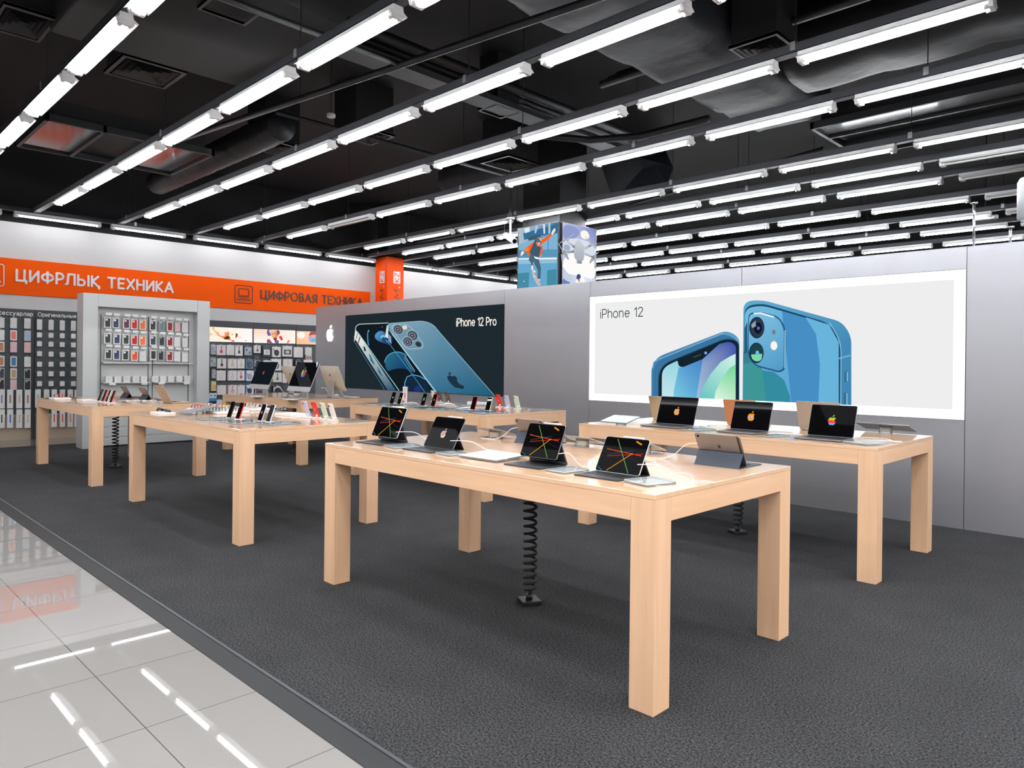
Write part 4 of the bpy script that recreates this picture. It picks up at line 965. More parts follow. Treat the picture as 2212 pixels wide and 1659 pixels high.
for px, lab in (((880, 873), 'looped white cable beside the pale-edged phone'), ((960, 876), 'looped white cable behind the red-edged phone'), ((1005, 884), 'white cable loop between the phones'), ((640, 905), 'thin white cable loop in the middle of the band table'), ((280, 868), 'tangled white cable behind four phones on the far table'), ((315, 868), 'white cable loop before the gold laptop')):
    p = TT(*px); cx, cy_ = p.x, p.y
    cable(lab, [(cx - .16, cy_ - .05, TH), (cx - .05, cy_ - .12, TH + .01), (cx + .12, cy_ - .06, TH + .025), (cx + .1, cy_ + .09, TH + .012), (cx - .06, cy_ + .11, TH + .02), (cx - .13, cy_ + .02, TH), (cx + .02, cy_ - .04, TH), (cx + .22, cy_ + .02, TH)], .004)
for px, lab in (((590, 850), 'white cable behind the computer with the red mark'), ((630, 852), 'white cable between the computers'), ((688, 854), 'white cable behind the computer with the coloured mark'), ((718, 856), 'white cable behind the computer nearest the wall')):
    p = TT(*px); drop(lab, p.x, p.y + .05, .12, .12, .15, .004)

# ---------------------------------------------------------------- light grey display unit
UX, UY0, UY1, UH = -11.45, 0.885, 2.925, 2.53
unitT = thing('display_unit', 'tall light grey display unit with phone cases on hooks', 'display unit', (UX, (UY0 + UY1) / 2, 0))
def up(name, lo, hi, m=GREYU, bevel=.002, par=unitT):
    c = (UY0 + UY1) / 2
    return MB().box((lo[0] - UX, lo[1] - c, lo[2]), (hi[0] - UX, hi[1] - c, hi[2])).build(name, m, par, bevel=bevel)
XB = UX - .34
up('side_post', (XB, UY0, 0), (UX, 1.10, UH)); up('side_post', (XB, 2.706, 0), (UX, UY1, UH))
up('header', (XB, 1.103, 2.32), (UX, 2.703, UH))
PX = UX - .17
bp = up('back_panel', (XB, 1.10, .3), (PX, 2.706, 2.33))
for y in (1.185, 1.93, 2.0, 2.61): up('upright_slot', (PX, y, .66), (PX + .004, y + .012, 2.2), SEAM, 0, bp)
up('ledge', (PX, 1.10, .50), (UX - .02, 2.706, .63)); 
for z0, z1 in ((.34, .495), (.17, .335), (.03, .165)):
    up('drawer_front', (XB + .1, 1.104, z0), (UX - .02, 1.84, z1)); up('drawer_front', (XB + .1, 1.845, z0), (UX - .02, 2.703, z1))
up('plinth', (XB, 1.10, 0), (UX - .05, 2.706, .028), SEAM, 0)
for y0, y1 in ((1.2, 1.95), (2.0, 2.64)):
    up('shelf', (PX, y0, 1.385), (PX + .11, y1, 1.41)); up('shelf', (PX, y0, 1.055), (PX + .13, y1, 1.07))
    for f in (.18, .85): up('price_strip', (PX + .13, y0 + (y1 - y0) * f - .05, 1.03), (PX + .134, y0 + (y1 - y0) * f + .05, 1.072), PAPER, 0)

CASEART = print_material('printed_case_box', .35)
def case_box(label, p, w_, h, col, group, style=0, face='x'):
    """box hanging by a tab with a phone case pictured on its front; p the middle of its front"""
    t = thing('case_box', label, 'box', (p[0], p[1], p[2] - h / 2), 0, group); d = .026
    MB().box((-d, -w_ / 2, 0), (0, w_ / 2, h)).build('carton', CARDB, t, bevel=.003)
    MB().prism([(-.018, h), (.018, h), (.012, h + .022), (-.012, h + .022)], -.012, -.010, M=Matrix(((0, 0, 1, 0), (1, 0, 0, 0), (0, 1, 0, 0), (0, 0, 0, 1)))).build('hang_tab', ACRYL, t)
    pl = lambda x, y, l: Vector((l, x, y)); L = []
    if style == 0:
        L.append(([(x, y + h / 2) for x, y in rrect(w_ * .7, h * .8, w_ * .1)], col)); L.append(([(x - w_ * .15, y + h * .76) for x, y in rrect(w_ * .3, w_ * .3, w_ * .08)], (240, 238, 238)))
        L.append(([(x, y + h * .27) for x, y in rrect(w_ * .3, h * .03, .001)], tuple(min(255, v + 70) for v in col)))
    elif style == 1: L.append(([(x, y + h / 2) for x, y in rrect(w_ * .66, h * .76, w_ * .06)], col))
    elif style == 2: L.append(([(x, y + h / 2) for x, y in rrect(w_ * .96, h * .97, w_ * .14)], col)); L.append(([(x, y + h * .5) for x, y in rrect(w_ * .16, h * .02, .001)], tuple(max(0, v - 40) for v in col)))
    elif style == 3: L.append(([(x, y + h / 2) for x, y in rrect(w_ * .98, h * .98, w_ * .1)], (196, 198, 200))); L.append(([(x, y + h * .49) for x, y in rrect(w_ * .82, h * .86, w_ * .1)], col)); L.append((ell(-w_ * .15, h * .82, w_ * .12, n=14), (230, 230, 232)))
    elif style == 4: L.append(([(x, y + h * .5) for x, y in rrect(w_ * .2, h * .44, w_ * .04)], col))
    else: L.append(([(x, y + h * .5) for x, y in rrect(w_ * .2, h * .02, .001)], (170, 170, 172)))
    art('case_picture', L, pl, CASEART, t, .0006)
    return t
def hook_at(p, name='hook'):
    c = (UY0 + UY1) / 2; h = MB().cyl((PX - UX, p[1] - c, p[2]), (PX - UX + .12, p[1] - c, p[2]), .004, 6).build(name, CHROME, unitT)
    MB().box((PX - UX + .12, p[1] - c - .045, p[2] + .005), (PX - UX + .123, p[1] - c + .045, p[2] + .045)).build('price_tag', PAPER, h)
NB = dict(black=(34, 40, 42), navy=(36, 58, 92), plum=(92, 30, 60), red=(206, 24, 22), orange=(255, 118, 40), green=(30, 46, 40), coral=(246, 84, 34), white=(236, 234, 232), darkred=(146, 22, 26), clear=(110, 136, 142), pink=(226, 186, 190), teal=(32, 52, 66), pale=(232, 226, 220))
G8 = lambda x, y: onx(200 + x / 8.508, 650 + y / 8.508, PX + .06)
ROWSU = [([275, 425, 618, 765, 917], 398, ['black', 'navy', 'plum', 'red', 'orange']), ([275, 445, 610, 765, 915], 690, ['black', 'navy', 'green', 'red', 'orange']), ([285, 437, 602, 768, 920], 978, ['black', 'navy', 'green', 'coral', 'white']),
         ([1106, 1265, 1418, 1558, 1697], 452, ['black', 'clear', 'darkred', 'pink', 'white']), ([1108, 1266, 1418, 1552, 1692], 727, ['teal', 'black', 'darkred', 'white', 'pale']), ([1112, 1250, 1414, 1550, 1695], 994, ['black', 'black', 'darkred', 'white', 'white'])]
for r, (xs, y0, cols) in enumerate(ROWSU):
    for c, (x, cn) in enumerate(zip(xs, cols)):
        p = G8(x, y0 + 10 * c); st = 0
        if cn == 'white' or cn == 'pale': st = 2 if cn == 'pale' else 5
        if r >= 3 and c == 1: st = 3
        if cn == 'pink': st = 2
        if r == 3 and c == 2 or r == 5 and c == 0: st = 1
        w_, h = (.108, .178) if st in (0, 1, 5) else (.09, .168)
        case_box('%s case box on the light grey unit, %s of the %s row, %s half' % ({'darkred': 'dark red', 'clear': 'clear silvery', 'green': 'dark green', 'teal': 'dark teal'}.get(cn, cn), ORD[c], ['top', 'middle', 'bottom'][r % 3], 'aisle' if r < 3 else 'far'), (PX + .075, p.y, p.z), w_, h, NB[cn], 'case boxes on the light grey unit', st)
        hook_at((0, p.y, p.z + h / 2 + .028))
for k, x in enumerate([290, 452, 615, 785, 930, 1138, 1282, 1430, 1580, 1722]):
    p = G8(x, 1420 + 5 * (k % 5)); t = thing('adapter_box', 'white square adapter box on the grey unit shelf, %s from the aisle' % ORD[k], 'box', (PX + .065, p.y, 1.0705), 0, 'white adapter boxes on the grey unit')
    MB().box((-.04, -.052, 0), (.04, .052, .105)).build('carton', CARDB, t, bevel=.003)
    art('plug_picture', [([(x_, y_ + .06) for x_, y_ in rrect(.03, .022, .005)], (214, 214, 216))], lambda x_, y_, l: Vector((.04 + l, x_, y_)), CASEART, t, .0006)

# ---------------------------------------------------------------- pegboard racks along the back wall
BX = -13.84
def rack(label, y0, y1, z0, z1, head):
    t = thing('pegboard_rack', label, 'rack', (BX, (y0 + y1) / 2, TZ), 0, 'dark pegboard racks along the back wall'); hw = (y1 - y0) / 2 - .004
    MB().box((-.02, -hw, z0 - TZ), (0, hw, z1 - TZ - head)).build('pegboard', PEGB, t)
    MB().box((-.03, -hw, z1 - TZ - head), (.015, hw, z1 - TZ)).build('header_board', PEGD, t, bevel=.002)
    for s in (-1, 1): MB().box((-.05, s * hw - (.03 if s > 0 else 0), 0), (.006, s * hw + (0 if s > 0 else .03), z1 - TZ - head)).build('upright', PEGD, t)
    MB().box((-.055, -hw, 0), (-.05, hw, .42)).build('skirting', TANW, t)
    return t
rA = rack('dark pegboard rack of cases at the picture edge', -.56, .715, .45, 2.35, .15)
rB = rack('dark pegboard rack of small white boxes beside the light grey unit', .715, 1.99, .45, 2.35, .15)
text('lettering', 'ық аксессуарлар', (BX + .017, -.09, 2.235), (BX + .017, .69, 2.235), (0, 0, .07), PAPER, None, .15)
for o in [bpy.data.objects['lettering']]: o.parent = rA; o.matrix_parent_inverse = Matrix.Translation(-Vector(rA.location))
o = text('lettering', 'Оригинальные аксессуары', (BX + .017, .76, 2.235), (BX + .017, 1.93, 2.235), (0, 0, .07), PAPER, None, .15); o.parent = rB; o.matrix_parent_inverse = Matrix.Translation(-Vector(rB.location))
GP = 'packs hanging on the dark pegboards'
BKX = BX + .07
def peg_hook(rack_, y, z):
    c = rack_.location; MB().cyl((0, y - c.y, z - TZ), (.085, y - c.y, z - TZ), .0035, 6).build('hook', CHROME, rack_)
colA = [2.4, 29.5, 59.5]; rowA = [698, 724.5, 750, 781, 807, 831]
CA = [[('white', 5), ('white', 5), ('white', 5)], [('pale blue-white', 5), ('coral', 1), ('grey blue', 2)], [('copper', 1), ('pink', 2), ('rose', 2)], [('copper brown', 1), ('blue', 1), ('white', 5)], [('dark blue', 3), ('gold', 1), ('black', 3)], [('black', 3), ('pink', 2), ('black navy', 3)]]
CC = {'white': (236, 234, 234), 'pale blue-white': (226, 228, 236), 'coral': (246, 120, 112), 'grey blue': (176, 192, 212), 'copper': (196, 130, 92), 'pink': (236, 196, 204), 'rose': (236, 190, 196), 'copper brown': (190, 130, 100), 'blue': (70, 130, 190), 'dark blue': (40, 52, 72), 'gold': (196, 164, 122), 'black': (26, 30, 34), 'black navy': (28, 34, 42)}
for r, yy in enumerate(rowA):
    for c, xx in enumerate(colA):
        p = onx(xx, yy + (c - 1) * .8, BKX); cn, st = CA[r][c]
        case_box('%s case pack on the picture-edge pegboard, %s row, %s from the seam' % (cn, ORD[r], ['third', 'second', 'first'][c]), (BKX, p.y, p.z), .10, .186, CC[cn], GP, st); peg_hook(rA, p.y, p.z + .11)
colB = [85.5, 110.5, 134.7, 158.7]; rowB = [702.5, 725, 744, 765.5, 787, 807.5, 829]
for r, yy in enumerate(rowB):
    for c, xx in enumerate(colB):
        p = onx(xx, yy + (c - 1.5) * (.9 if r < 4 else 0), BKX); h = .19 if r == 0 else .09; w_ = .082 if r == 0 else .078
        if p.y > 1.93: continue
        case_box('%s white accessory box, %s row of the inner pegboard, %s from the seam' % ('tall' if r == 0 else 'small', ORD[r], ORD[c]), (BKX, p.y, p.z), w_, h, (226, 226, 226), GP, 5); peg_hook(rB, p.y, p.z + h / 2 + .02)
BC = {3.8: [(120, 110, 190), (60, 20, 40)], 22: [(170, 90, 70), (60, 90, 190)], 41.8: [(230, 170, 150), (226, 176, 156)], 60: [(200, 70, 30), (226, 190, 170)]}
for c, (xx, cc) in enumerate(BC.items()):
    for r, yy in enumerate((862, 904.5)):
        p = onx(xx, yy, BKX); case_box('long white watch band box, %s of the %s row on the picture-edge pegboard' % (ORD[c], ['upper', 'lower'][r]), (BKX, p.y, p.z), .092, .335, cc[r], 'long band boxes on the pegboards', 4); peg_hook(rA, p.y, p.z + .185)
for c, (xx, cc) in enumerate(zip([82, 100.7, 117.3, 135, 152, 166.5], [[(110, 190, 150), None], [(232, 220, 90), None], [(226, 70, 30), (214, 40, 20)], [(240, 90, 50), (236, 80, 30)], [(226, 60, 40), (240, 130, 110)], [(226, 60, 40), (230, 90, 70)]])):
    for r, yy in enumerate((861, 903)):
        if cc[r] is None: continue
        p = onx(xx, yy, BKX); case_box('long white watch band box, %s of the %s row on the inner pegboard' % (ORD[c], ['upper', 'lower'][r]), (BKX, p.y, p.z), .088, .335, cc[r], 'long band boxes on the pegboards', 4); peg_hook(rB, p.y, p.z + .185)

# headphone racks with lit pictures
R3 = []
for k, (y0, y1) in enumerate(((2.93, 4.90), (4.90, 5.935), (5.935, 6.97))):
    y0 = 3.86 if k == 0 else y0
    R3.append(rack('dark headphone rack, %s from the light grey unit' % ORD[k], y0, y1, .3, 2.327, .135))
HP = 'packs on the headphone racks'
Q = lambda x, y, d=.07: onx(420 + x / 6.914, 680 + y / 6.914, BX + d)
def pack(label, cx, cy_, w_, h, base, hp=None, kind='hp', side=None):
    p = Q(cx, cy_); a = Q(cx - w_ / 2, cy_ + h / 2); b = Q(cx + w_ / 2, cy_ - h / 2); W_ = abs(b.y - a.y) * .97; H_ = abs(b.z - a.z) * .97
    t = thing('headphone_box', label, 'box', (BX + .07, p.y, p.z - H_ / 2), 0, HP)
    MB().box((-.055, -W_ / 2, 0), (0, W_ / 2, H_)).build('carton', solid(base, .42), t, bevel=.003)
    MB().box((-.066, -.004, H_), (.0, .004, H_ + .012)).build('hanger', WHITEP, t)
    L = []
    if kind == 'hp': L += [(band([(0, H_ * .96), (0, H_ * .42)], W_ * .085), hp), (ell(W_ * .01, H_ * .36, W_ * .16, H_ * .15, 18), hp), (ell(W_ * .01, H_ * .36, W_ * .08, H_ * .07, 14), base if sum(hp) > 330 else tuple(min(255, v + 70) for v in hp))]
    if kind == 'drop': L += [(ell(W_ * .02, H_ * .4, W_ * .14, H_ * .15, 18), hp), (ell(W_ * .02, H_ * .4, W_ * .12, H_ * .128, 18), base), (band([(W_ * .02, H_ * .75), (W_ * .02, H_ * .55)], .004), hp)]
    if kind == 'over': L += [(ell(0, H_ * .42, W_ * .3, H_ * .3, 20), hp), (ell(W_ * .05, H_ * .42, W_ * .16, H_ * .2, 16), tuple(min(255, v + 26) for v in hp)), (band([(-W_ * .36, H_ * .8), (-W_ * .2, H_ * .35)], W_ * .09), hp)]
    if kind == 'window': L += [([(x, y + H_ * .42) for x, y in rrect(W_ * .74, H_ * .46, .004)], hp), (ell(0, H_ * .42, W_ * .22, H_ * .16, 16), (190, 190, 192))]
    if kind == 'clear': L += [([(x, y + H_ * .48) for x, y in rrect(W_ * .9, H_ * .8, .01)], (170, 178, 186)), (ell(-W_ * .2, H_ * .6, W_ * .12, n=12), (60, 66, 72)), (ell(W_ * .2, H_ * .32, W_ * .12, n=12), (90, 96, 104)), (ell(W_ * .16, H_ * .66, W_ * .1, n=12), hp)]
    if kind == 'arc': L += [(band([(W_ * .4 * math.cos(a), H_ * .3 + H_ * .5 * math.sin(a)) for a in [PI * k / 12 for k in range(13)]], W_ * .09), hp), ([(x - W_ * .4, y + H_ * .5) for x, y in rrect(W_ * .06, H_ * .8, .001)], (220, 220, 222))]
    if kind == 'blue': L += [([(-W_ / 2, 0), (W_ / 2, 0), (W_ / 2, H_ * .42), (-W_ / 2, H_ * .42)], hp), (ell(0, H_ * .7, W_ * .2, H_ * .12, 12), (24, 26, 30))]
    if side is not None: L.append(([(-W_ / 2, 0), (-W_ / 2 + W_ * .1, 0), (-W_ / 2 + W_ * .1, H_), (-W_ / 2, H_)], side))
    if kind == 'hp' and side is None and sum(base) > 640: L.append(([(x - W_ * .32, y + H_ * .9) for x, y in rrect(W_ * .16, H_ * .08, .002)], (230, 70, 60) if cx % 2 else base))
    if L: art('front_print', L, lambda x, y, l: Vector((l, x, y)), CASEART, t, .0006)
    return t
W8, BK_, GB = (232, 226, 226), (32, 32, 36), (96, 118, 140)
PK = [('clear-fronted accessory pack by the grey unit, top row', 285, 520, 72, 150, (206, 210, 214), (120, 130, 140), 'clear'), ('white box with red headphones, top row', 400, 528, 140, 155, W8, (170, 36, 44), 'hp'), ('white box with faint white headphones, top row', 540, 528, 118, 155, W8, (214, 210, 210), 'drop'),
      ('tilted white box with black headphones, top row', 667, 535, 118, 160, W8, (44, 46, 54), 'hp'), ('grey-blue clear pack of earphones, top row', 803, 540, 122, 150, (84, 96, 110), (200, 205, 210), 'clear'), ('small white pack with a black round lens, top row', 940, 515, 104, 115, (226, 224, 218), (50, 52, 58), 'hp'),
      ('dark pack with a white inner card, top row', 1083, 545, 122, 165, (70, 78, 86), (230, 228, 226), 'window'), ('white box with big black headphones, top row', 1228, 555, 132, 158, W8, (30, 26, 30), 'over'), ('silver box with a windowed picture, top row', 1390, 545, 148, 160, (222, 220, 222), (76, 72, 76), 'window'),
      ('white box with grey line headphones, top row', 1555, 560, 140, 155, W8, (180, 176, 176), 'drop'), ('crumpled pale pack near the grey wall, top row', 1705, 545, 100, 115, (224, 222, 220), (190, 190, 190), 'drop'), ('small pink pack under the pale one', 1710, 634, 88, 62, (226, 196, 196), (90, 50, 60), 'window'),
      ('grey pack with yellow tag, second row', 280, 705, 92, 155, (120, 120, 116), (230, 190, 60), 'clear'), ('white box with black headphones and grey pad, second row', 408, 727, 142, 155, W8, (44, 44, 50), 'hp'), ('white box with tan headphones, second row', 567, 730, 138, 150, W8, (206, 166, 130), 'hp', (220, 206, 206)),
      ('narrow white box with tan headphones, second row', 697, 730, 112, 150, W8, (210, 172, 140), 'hp'), ('blue box with dark headphones, second row', 825, 735, 124, 155, GB, (56, 76, 100), 'over'), ('black box with a pale headband arc, second row', 950, 715, 124, 140, (34, 36, 40), (150, 160, 176), 'arc'),
      ('white box peeping over the first screen, second row', 1085, 735, 110, 110, (222, 222, 224), (160, 164, 170), 'drop'), ('rounded white box with blue mark, second row', 1225, 745, 152, 178, (232, 232, 236), (120, 124, 150), 'over'), ('white pack with a line drawing, second row', 1395, 720, 140, 120, (222, 216, 214), (180, 160, 160), 'drop'),
      ('black pack behind the coloured mark screen, second row', 1560, 715, 110, 90, (40, 40, 46), (110, 110, 120), 'arc'), ('white box edge behind the coloured mark screen, second row', 1700, 715, 130, 90, W8, (220, 80, 70), 'drop'),
      ('grey pack with yellow tag, third row', 290, 882, 66, 150, (128, 126, 118), (236, 196, 40), 'clear'), ('plain white box with a drop outline, third row', 400, 908, 142, 155, W8, (200, 200, 202), 'drop'), ('white box with silver headphones and red mark, third row', 567, 908, 138, 155, W8, (196, 196, 200), 'hp', (226, 214, 214)),
      ('white box with crimson headphones, third row', 695, 908, 110, 155, W8, (176, 24, 70), 'hp'), ('pale box with blue spine and grey headphones, third row', 825, 910, 128, 160, (226, 230, 238), (150, 150, 154), 'over', (40, 80, 210)), ('white box with dark grey headphones between the screens', 1240, 935, 134, 148, (226, 224, 214), (84, 82, 80), 'hp'),
      ('white box edge beside the turned-away computer, third row', 1350, 945, 66, 150, (226, 222, 220), (60, 60, 64), 'drop'), ('yellow and white pack, fourth row', 290, 1065, 72, 150, (226, 214, 170), (238, 196, 50), 'window'), ('plain white box with a drop outline, fourth row', 408, 1125, 140, 152, W8, (200, 200, 202), 'drop'),
      ('white box with rose headphones, fourth row', 567, 1122, 142, 152, W8, (206, 120, 116), 'hp', (220, 180, 180)), ('white box with faint headphones, fourth row', 697, 1122, 112, 150, W8, (216, 208, 208), 'hp'), ('pale box with blue spine and a black round speaker, fourth row', 825, 1122, 128, 152, (228, 230, 236), (40, 50, 64), 'over', (40, 80, 200)),
      ('dark low box under the first screen, fourth row', 970, 1150, 150, 100, (70, 60, 66), (130, 124, 126), 'arc'), ('black box with white headphones between the screens, fourth row', 1245, 1110, 148, 105, (36, 38, 44), (220, 220, 226), 'arc'), ('blue box with a black camera, nearer the grey unit', 250, 1232, 52, 125, (232, 238, 244), (60, 150, 210), 'blue'),
      ('blue box with a black camera, nearer the computer table', 305, 1232, 54, 125, (232, 238, 244), (60, 150, 210), 'blue'), ('white box low beside the computer table corner', 375, 1312, 80, 92, (226, 228, 234), (120, 140, 180), 'drop'), ('blue box half hidden by the watch band table, lowest row', 280, 1372, 105, 60, (60, 140, 200), (30, 90, 160), 'blue'),
      ('dark navy box under the computer table', 830, 1345, 150, 60, (44, 56, 78), (70, 96, 140), 'window'), ('white box low under the computer table', 1250, 1398, 140, 60, (228, 228, 228), (60, 60, 60), 'window'), ('black box low under the computer table', 1352, 1402, 62, 70, (30, 30, 34), (200, 200, 204), 'window')]
for a in PK: pack(*a)

def adopt(o, root):
    """gives a part modelled in room coordinates to its thing"""
    o.parent = root; o.matrix_parent_inverse = Matrix.Translation(-Vector(root.location)); return o
# lit pictures over the headphone racks
PL_ = lambda z: (lambda x, y, l: Vector((BX + .02 + l, 0, 0)) + Vector((0, onx(z(x, y)[0], z(x, y)[1], BX + .02).y, onx(z(x, y)[0], z(x, y)[1], BX + .02).z)))
zb = lambda x, y: (440 + x / 8.508, 690 + y / 8.508)
plb = PL_(zb)
SK1, SK2, SK3, PURP = (255, 214, 170), (226, 120, 60), (150, 70, 30), (104, 96, 170)
pics = [
 [([(-160, 118), (895, 172), (895, 425), (-160, 400)], [(255, 236, 210), (255, 250, 244), (255, 252, 250), (255, 236, 214)]),
  ([(140, 150), (190, 140), (205, 200), (330, 235), (440, 215), (470, 240), (500, 390), (350, 345), (250, 290)], grad((200, 200), (480, 390), (250, 190, 130), (236, 130, 60))), ([(190, 215), (300, 205), (430, 205), (440, 240), (330, 245)], (255, 240, 226)),
  (ell(330, 265, 60, 34, 16, 20), (255, 240, 225)), ([(360, 345), (440, 300), (480, 330), (440, 370), (380, 365)], (84, 44, 36)), (ell(525, 285, 62, 56, 20), (255, 244, 232)), (ell(520, 275, 16, 10, 10), (226, 140, 90)), ([(585, 250), (625, 270), (610, 320), (580, 350), (590, 300)], (130, 70, 30)),
  (ell(540, 350, 36, 26, 14), (255, 246, 238)), ([(500, 385), (560, 385), (560, 410), (505, 405)], (190, 90, 50)), (band([(620, 300), (655, 335), (690, 330)], 9), (230, 150, 80)), ([(110, 240), (150, 280), (115, 300)], (250, 180, 90)), (ell(765, 392, 9, 20, 10), (250, 150, 70))],
 [([(918, 172), (1685, 205), (1685, 446), (918, 430)], [(255, 214, 190), (255, 246, 236), (255, 248, 240), (255, 250, 246)]),
  ([(1170, 185), (1260, 180), (1230, 300), (1180, 300), (1158, 240)], PURP), ([(1195, 192), (1380, 195), (1390, 260), (1340, 330), (1290, 350), (1250, 320), (1220, 260)], grad((1220, 220), (1380, 330), (255, 226, 196), (226, 110, 50))), ([(1340, 195), (1395, 215), (1395, 260), (1360, 300)], (130, 76, 110)),
  (band([(1235, 255), (1280, 270)], 9), (110, 50, 40)), (band([(1300, 262), (1345, 250)], 9), (120, 50, 36)), ([(1290, 262), (1310, 320), (1282, 318)], (255, 206, 160)), ([(1285, 340), (1345, 335), (1335, 390), (1300, 390), (1270, 360)], (120, 60, 60)), (band([(1295, 352), (1330, 350)], 7), (190, 70, 60)),
  ([(1160, 370), (1200, 360), (1260, 435), (1155, 432)], (150, 84, 110)), ([(1200, 350), (1250, 330), (1330, 436), (1270, 436)], (255, 250, 250)), ([(1370, 320), (1420, 300), (1450, 370), (1420, 390)], (220, 60, 40)), ([(1290, 395), (1370, 380), (1370, 438), (1310, 438)], (120, 90, 150)), ([(1510, 440), (1550, 375), (1580, 400), (1540, 440)], (236, 130, 90))],
 [([(1703, 212), (2420, 238), (2420, 470), (1703, 455)], [(255, 206, 170), (255, 240, 220), (255, 226, 190), (250, 190, 140)]), (ell(1790, 290, 70, 60, 18), (255, 250, 246)), (ell(2015, 290, 80, 80, 20), (170, 90, 90)), (ell(2030, 330, 90, 50, 18), (230, 180, 160)), ([(1930, 350), (2050, 340), (2060, 420), (1960, 420)], (110, 190, 220)), (ell(1955, 350, 30, 60, 14), (190, 170, 220))]]
for k, L in enumerate(pics):
    b = L[0][0]; adopt(art('lit_picture', L, plb, ART, None, .0015, 1), R3[k])
    P = [plb(x, y, 0) for x, y in b]; mb = MB(); ys = (min(p.y for p in P), max(p.y for p in P)); zs = (min(p.z for p in P), max(p.z for p in P))
    mb.box((BX - .02, ys[0], zs[0] - .01), (BX + .019, ys[1], zs[1] + .01)); adopt(mb.build('light_box', PEGD), R3[k])

# orange sign band on the back wall
SB = thing('sign_band', 'long orange sign band with Cyrillic lettering on the white back wall', 'sign', (-13.9, 3, 2.61))
adopt(MB().box((-13.9, -8.5, 2.61), (-13.85, 8.0, 3.255)).build('panel', ORANGE), SB)
SX = -13.848
WHT = mat('white_sign_letters', (236, 230, 236), rough=.4)
adopt(text('white_lettering', 'ЦИФРЛЫҚ ТЕХНИКА', (SX, .415, 2.865), (SX, 3.165, 2.865), (0, 0, .19), WHT, None, .2, .012, 0, .2), SB)
adopt(text('dark_lettering', 'ЦИФРОВАЯ ТЕХНИКА', (SX, 5.06, 2.875), (SX, 7.77, 2.875), (0, 0, .19), INK, None, .15, .012, 0, .2), SB)
def icon(y0, y1, z0, z1, m, name):
    mb = MB(); cy_, cz = (y0 + y1) / 2, (z0 + z1) / 2; w_, h = y1 - y0, z1 - z0
    def loop(pts, r, closed=True): mb.tube([(SX, cy_ + a, cz + b) for a, b in pts], r, 6, closed=closed)
    loop(rrect(w_, h, .04), .009); loop(rrect(w_ * .62, h * .44, .03, 4, 0, h * .12), .006); loop(rrect(w_ * .52, h * .34, .015, 4, 0, h * .12), .004)
    loop([(-w_ * .3, -h * .14), (w_ * .3, -h * .14), (w_ * .4, -h * .3), (-w_ * .4, -h * .3)], .006); loop([(-w_ * .4, -h * .3), (-w_ * .38, -h * .34), (w_ * .38, -h * .34), (w_ * .4, -h * .3)], .005)
    loop([(-w_ * .22, -h * .2), (w_ * .22, -h * .2)], .004, False); loop([(-w_ * .25, -h * .25), (w_ * .25, -h * .25)], .004, False)
    adopt(mb.build(name, m), SB)
icon(4.47, 4.87, 2.745, 3.13, INK, 'laptop_icon'); icon(-.16, .245, 2.745, 3.13, WHT, 'laptop_icon')

# orange column with the shop's address
struct('column', MB().box((-13.60, 8.04, TZ), (-13.16, 8.48, 5.5)), DARKC)
CS = thing('column_sign', 'orange square column cladding with sideways lettering', 'sign column', (-13.38, 8.26, TZ))
adopt(MB().box((-13.63, 8.01, TZ), (-13.13, 8.51, 4.10)).build('cladding', mat('orange_column_panel', (255, 84, 4), rough=.5, spec=.15)), CS)
for face in (0, 1):
    if face == 0: P = lambda u, z, l=.004: Vector((-13.345 + u, 8.01 - l, z)); ax = Vector((1, 0, 0))
    else: P = lambda u, z, l=.004: Vector((-13.13 + l, 8.30 + u, z)); ax = Vector((0, 1, 0))
    # letters read upwards: baseline towards the corner side, capitals pointing to the far side
    up_ = -ax * .15
    adopt(text('dark_lettering', 'DOM', P(.075, 2.55), P(.075, 3.27), up_, INK, None, .13, 0, .22), CS)
    adopt(text('white_lettering', 'O', P(.075, 2.31), P(.075, 2.52), up_, WHT, None, .22), CS)
    adopt(text('dot', '.', P(.075, 3.33), P(.075, 3.38), up_ * .8, WHT, None, .28), CS)
    mb = MB(); mb.add([P(a, b, .003) for a, b in rrect(.21, .30, .02, 4, 0.0, 3.60)], [tuple(range(20))]) if False else None
    pts = rrect(.21, .30, .02, 3, 0.0, 3.60); mb = MB(); mb.add([P(a, b, .003) for a, b in pts], [tuple(range(len(pts)))]); adopt(mb.build('white_plate', WHT), CS)
    adopt(text('orange_lettering', 'KZ', P(.065, 3.475, .006), P(.065, 3.725, .006), -ax * .13, ORANGE, None, .16), CS)

# pair of lit picture screens on the black column behind the partition
struct('column_black', MB().box((-7.30, 6.79, TZ), (-6.43, 7.5, 5.5)), DARKC)
z8 = lambda x, y: (1110 + x / 9.758, 470 + y / 9.758)
def scr(name, label, lo, hi, loc):
    t = thing(name, label, 'screen', loc, 0, 'lit picture screens on the black column'); adopt(MB().box(lo, hi).build('frame', BLACK, None, bevel=.004), t); return t
S1 = scr('picture_screen', 'lit screen with a skateboarder in an orange jacket', (-7.37, 6.725, 1.9), (-6.40, 6.785, 3.885), (-6.9, 6.75, 1.9))
S2 = scr('picture_screen', 'lit screen with a cloudy sky, facing the white poster side', (-6.425, 6.80, 1.9), (-6.365, 7.73, 3.885), (-6.39, 7.2, 1.9))
pl1 = lambda x, y, l: (lambda q: Vector((q.x, 6.72 - l, q.z)))(ony(*z8(x, y), 6.72))
pl2 = lambda x, y, l: (lambda q: Vector((-6.36 + l, q.y, q.z)))(onx(*z8(x, y), -6.36))
BL1, BL2, BL3, BL4, OJ, DK = (96, 160, 200), (54, 110, 150), (176, 206, 226), (70, 140, 165), (255, 96, 20), (66, 90, 108)
L = [([(108, 232), (935, 92), (915, 1420), (100, 1500), (60, 2100), (915, 2050)], BL1)]
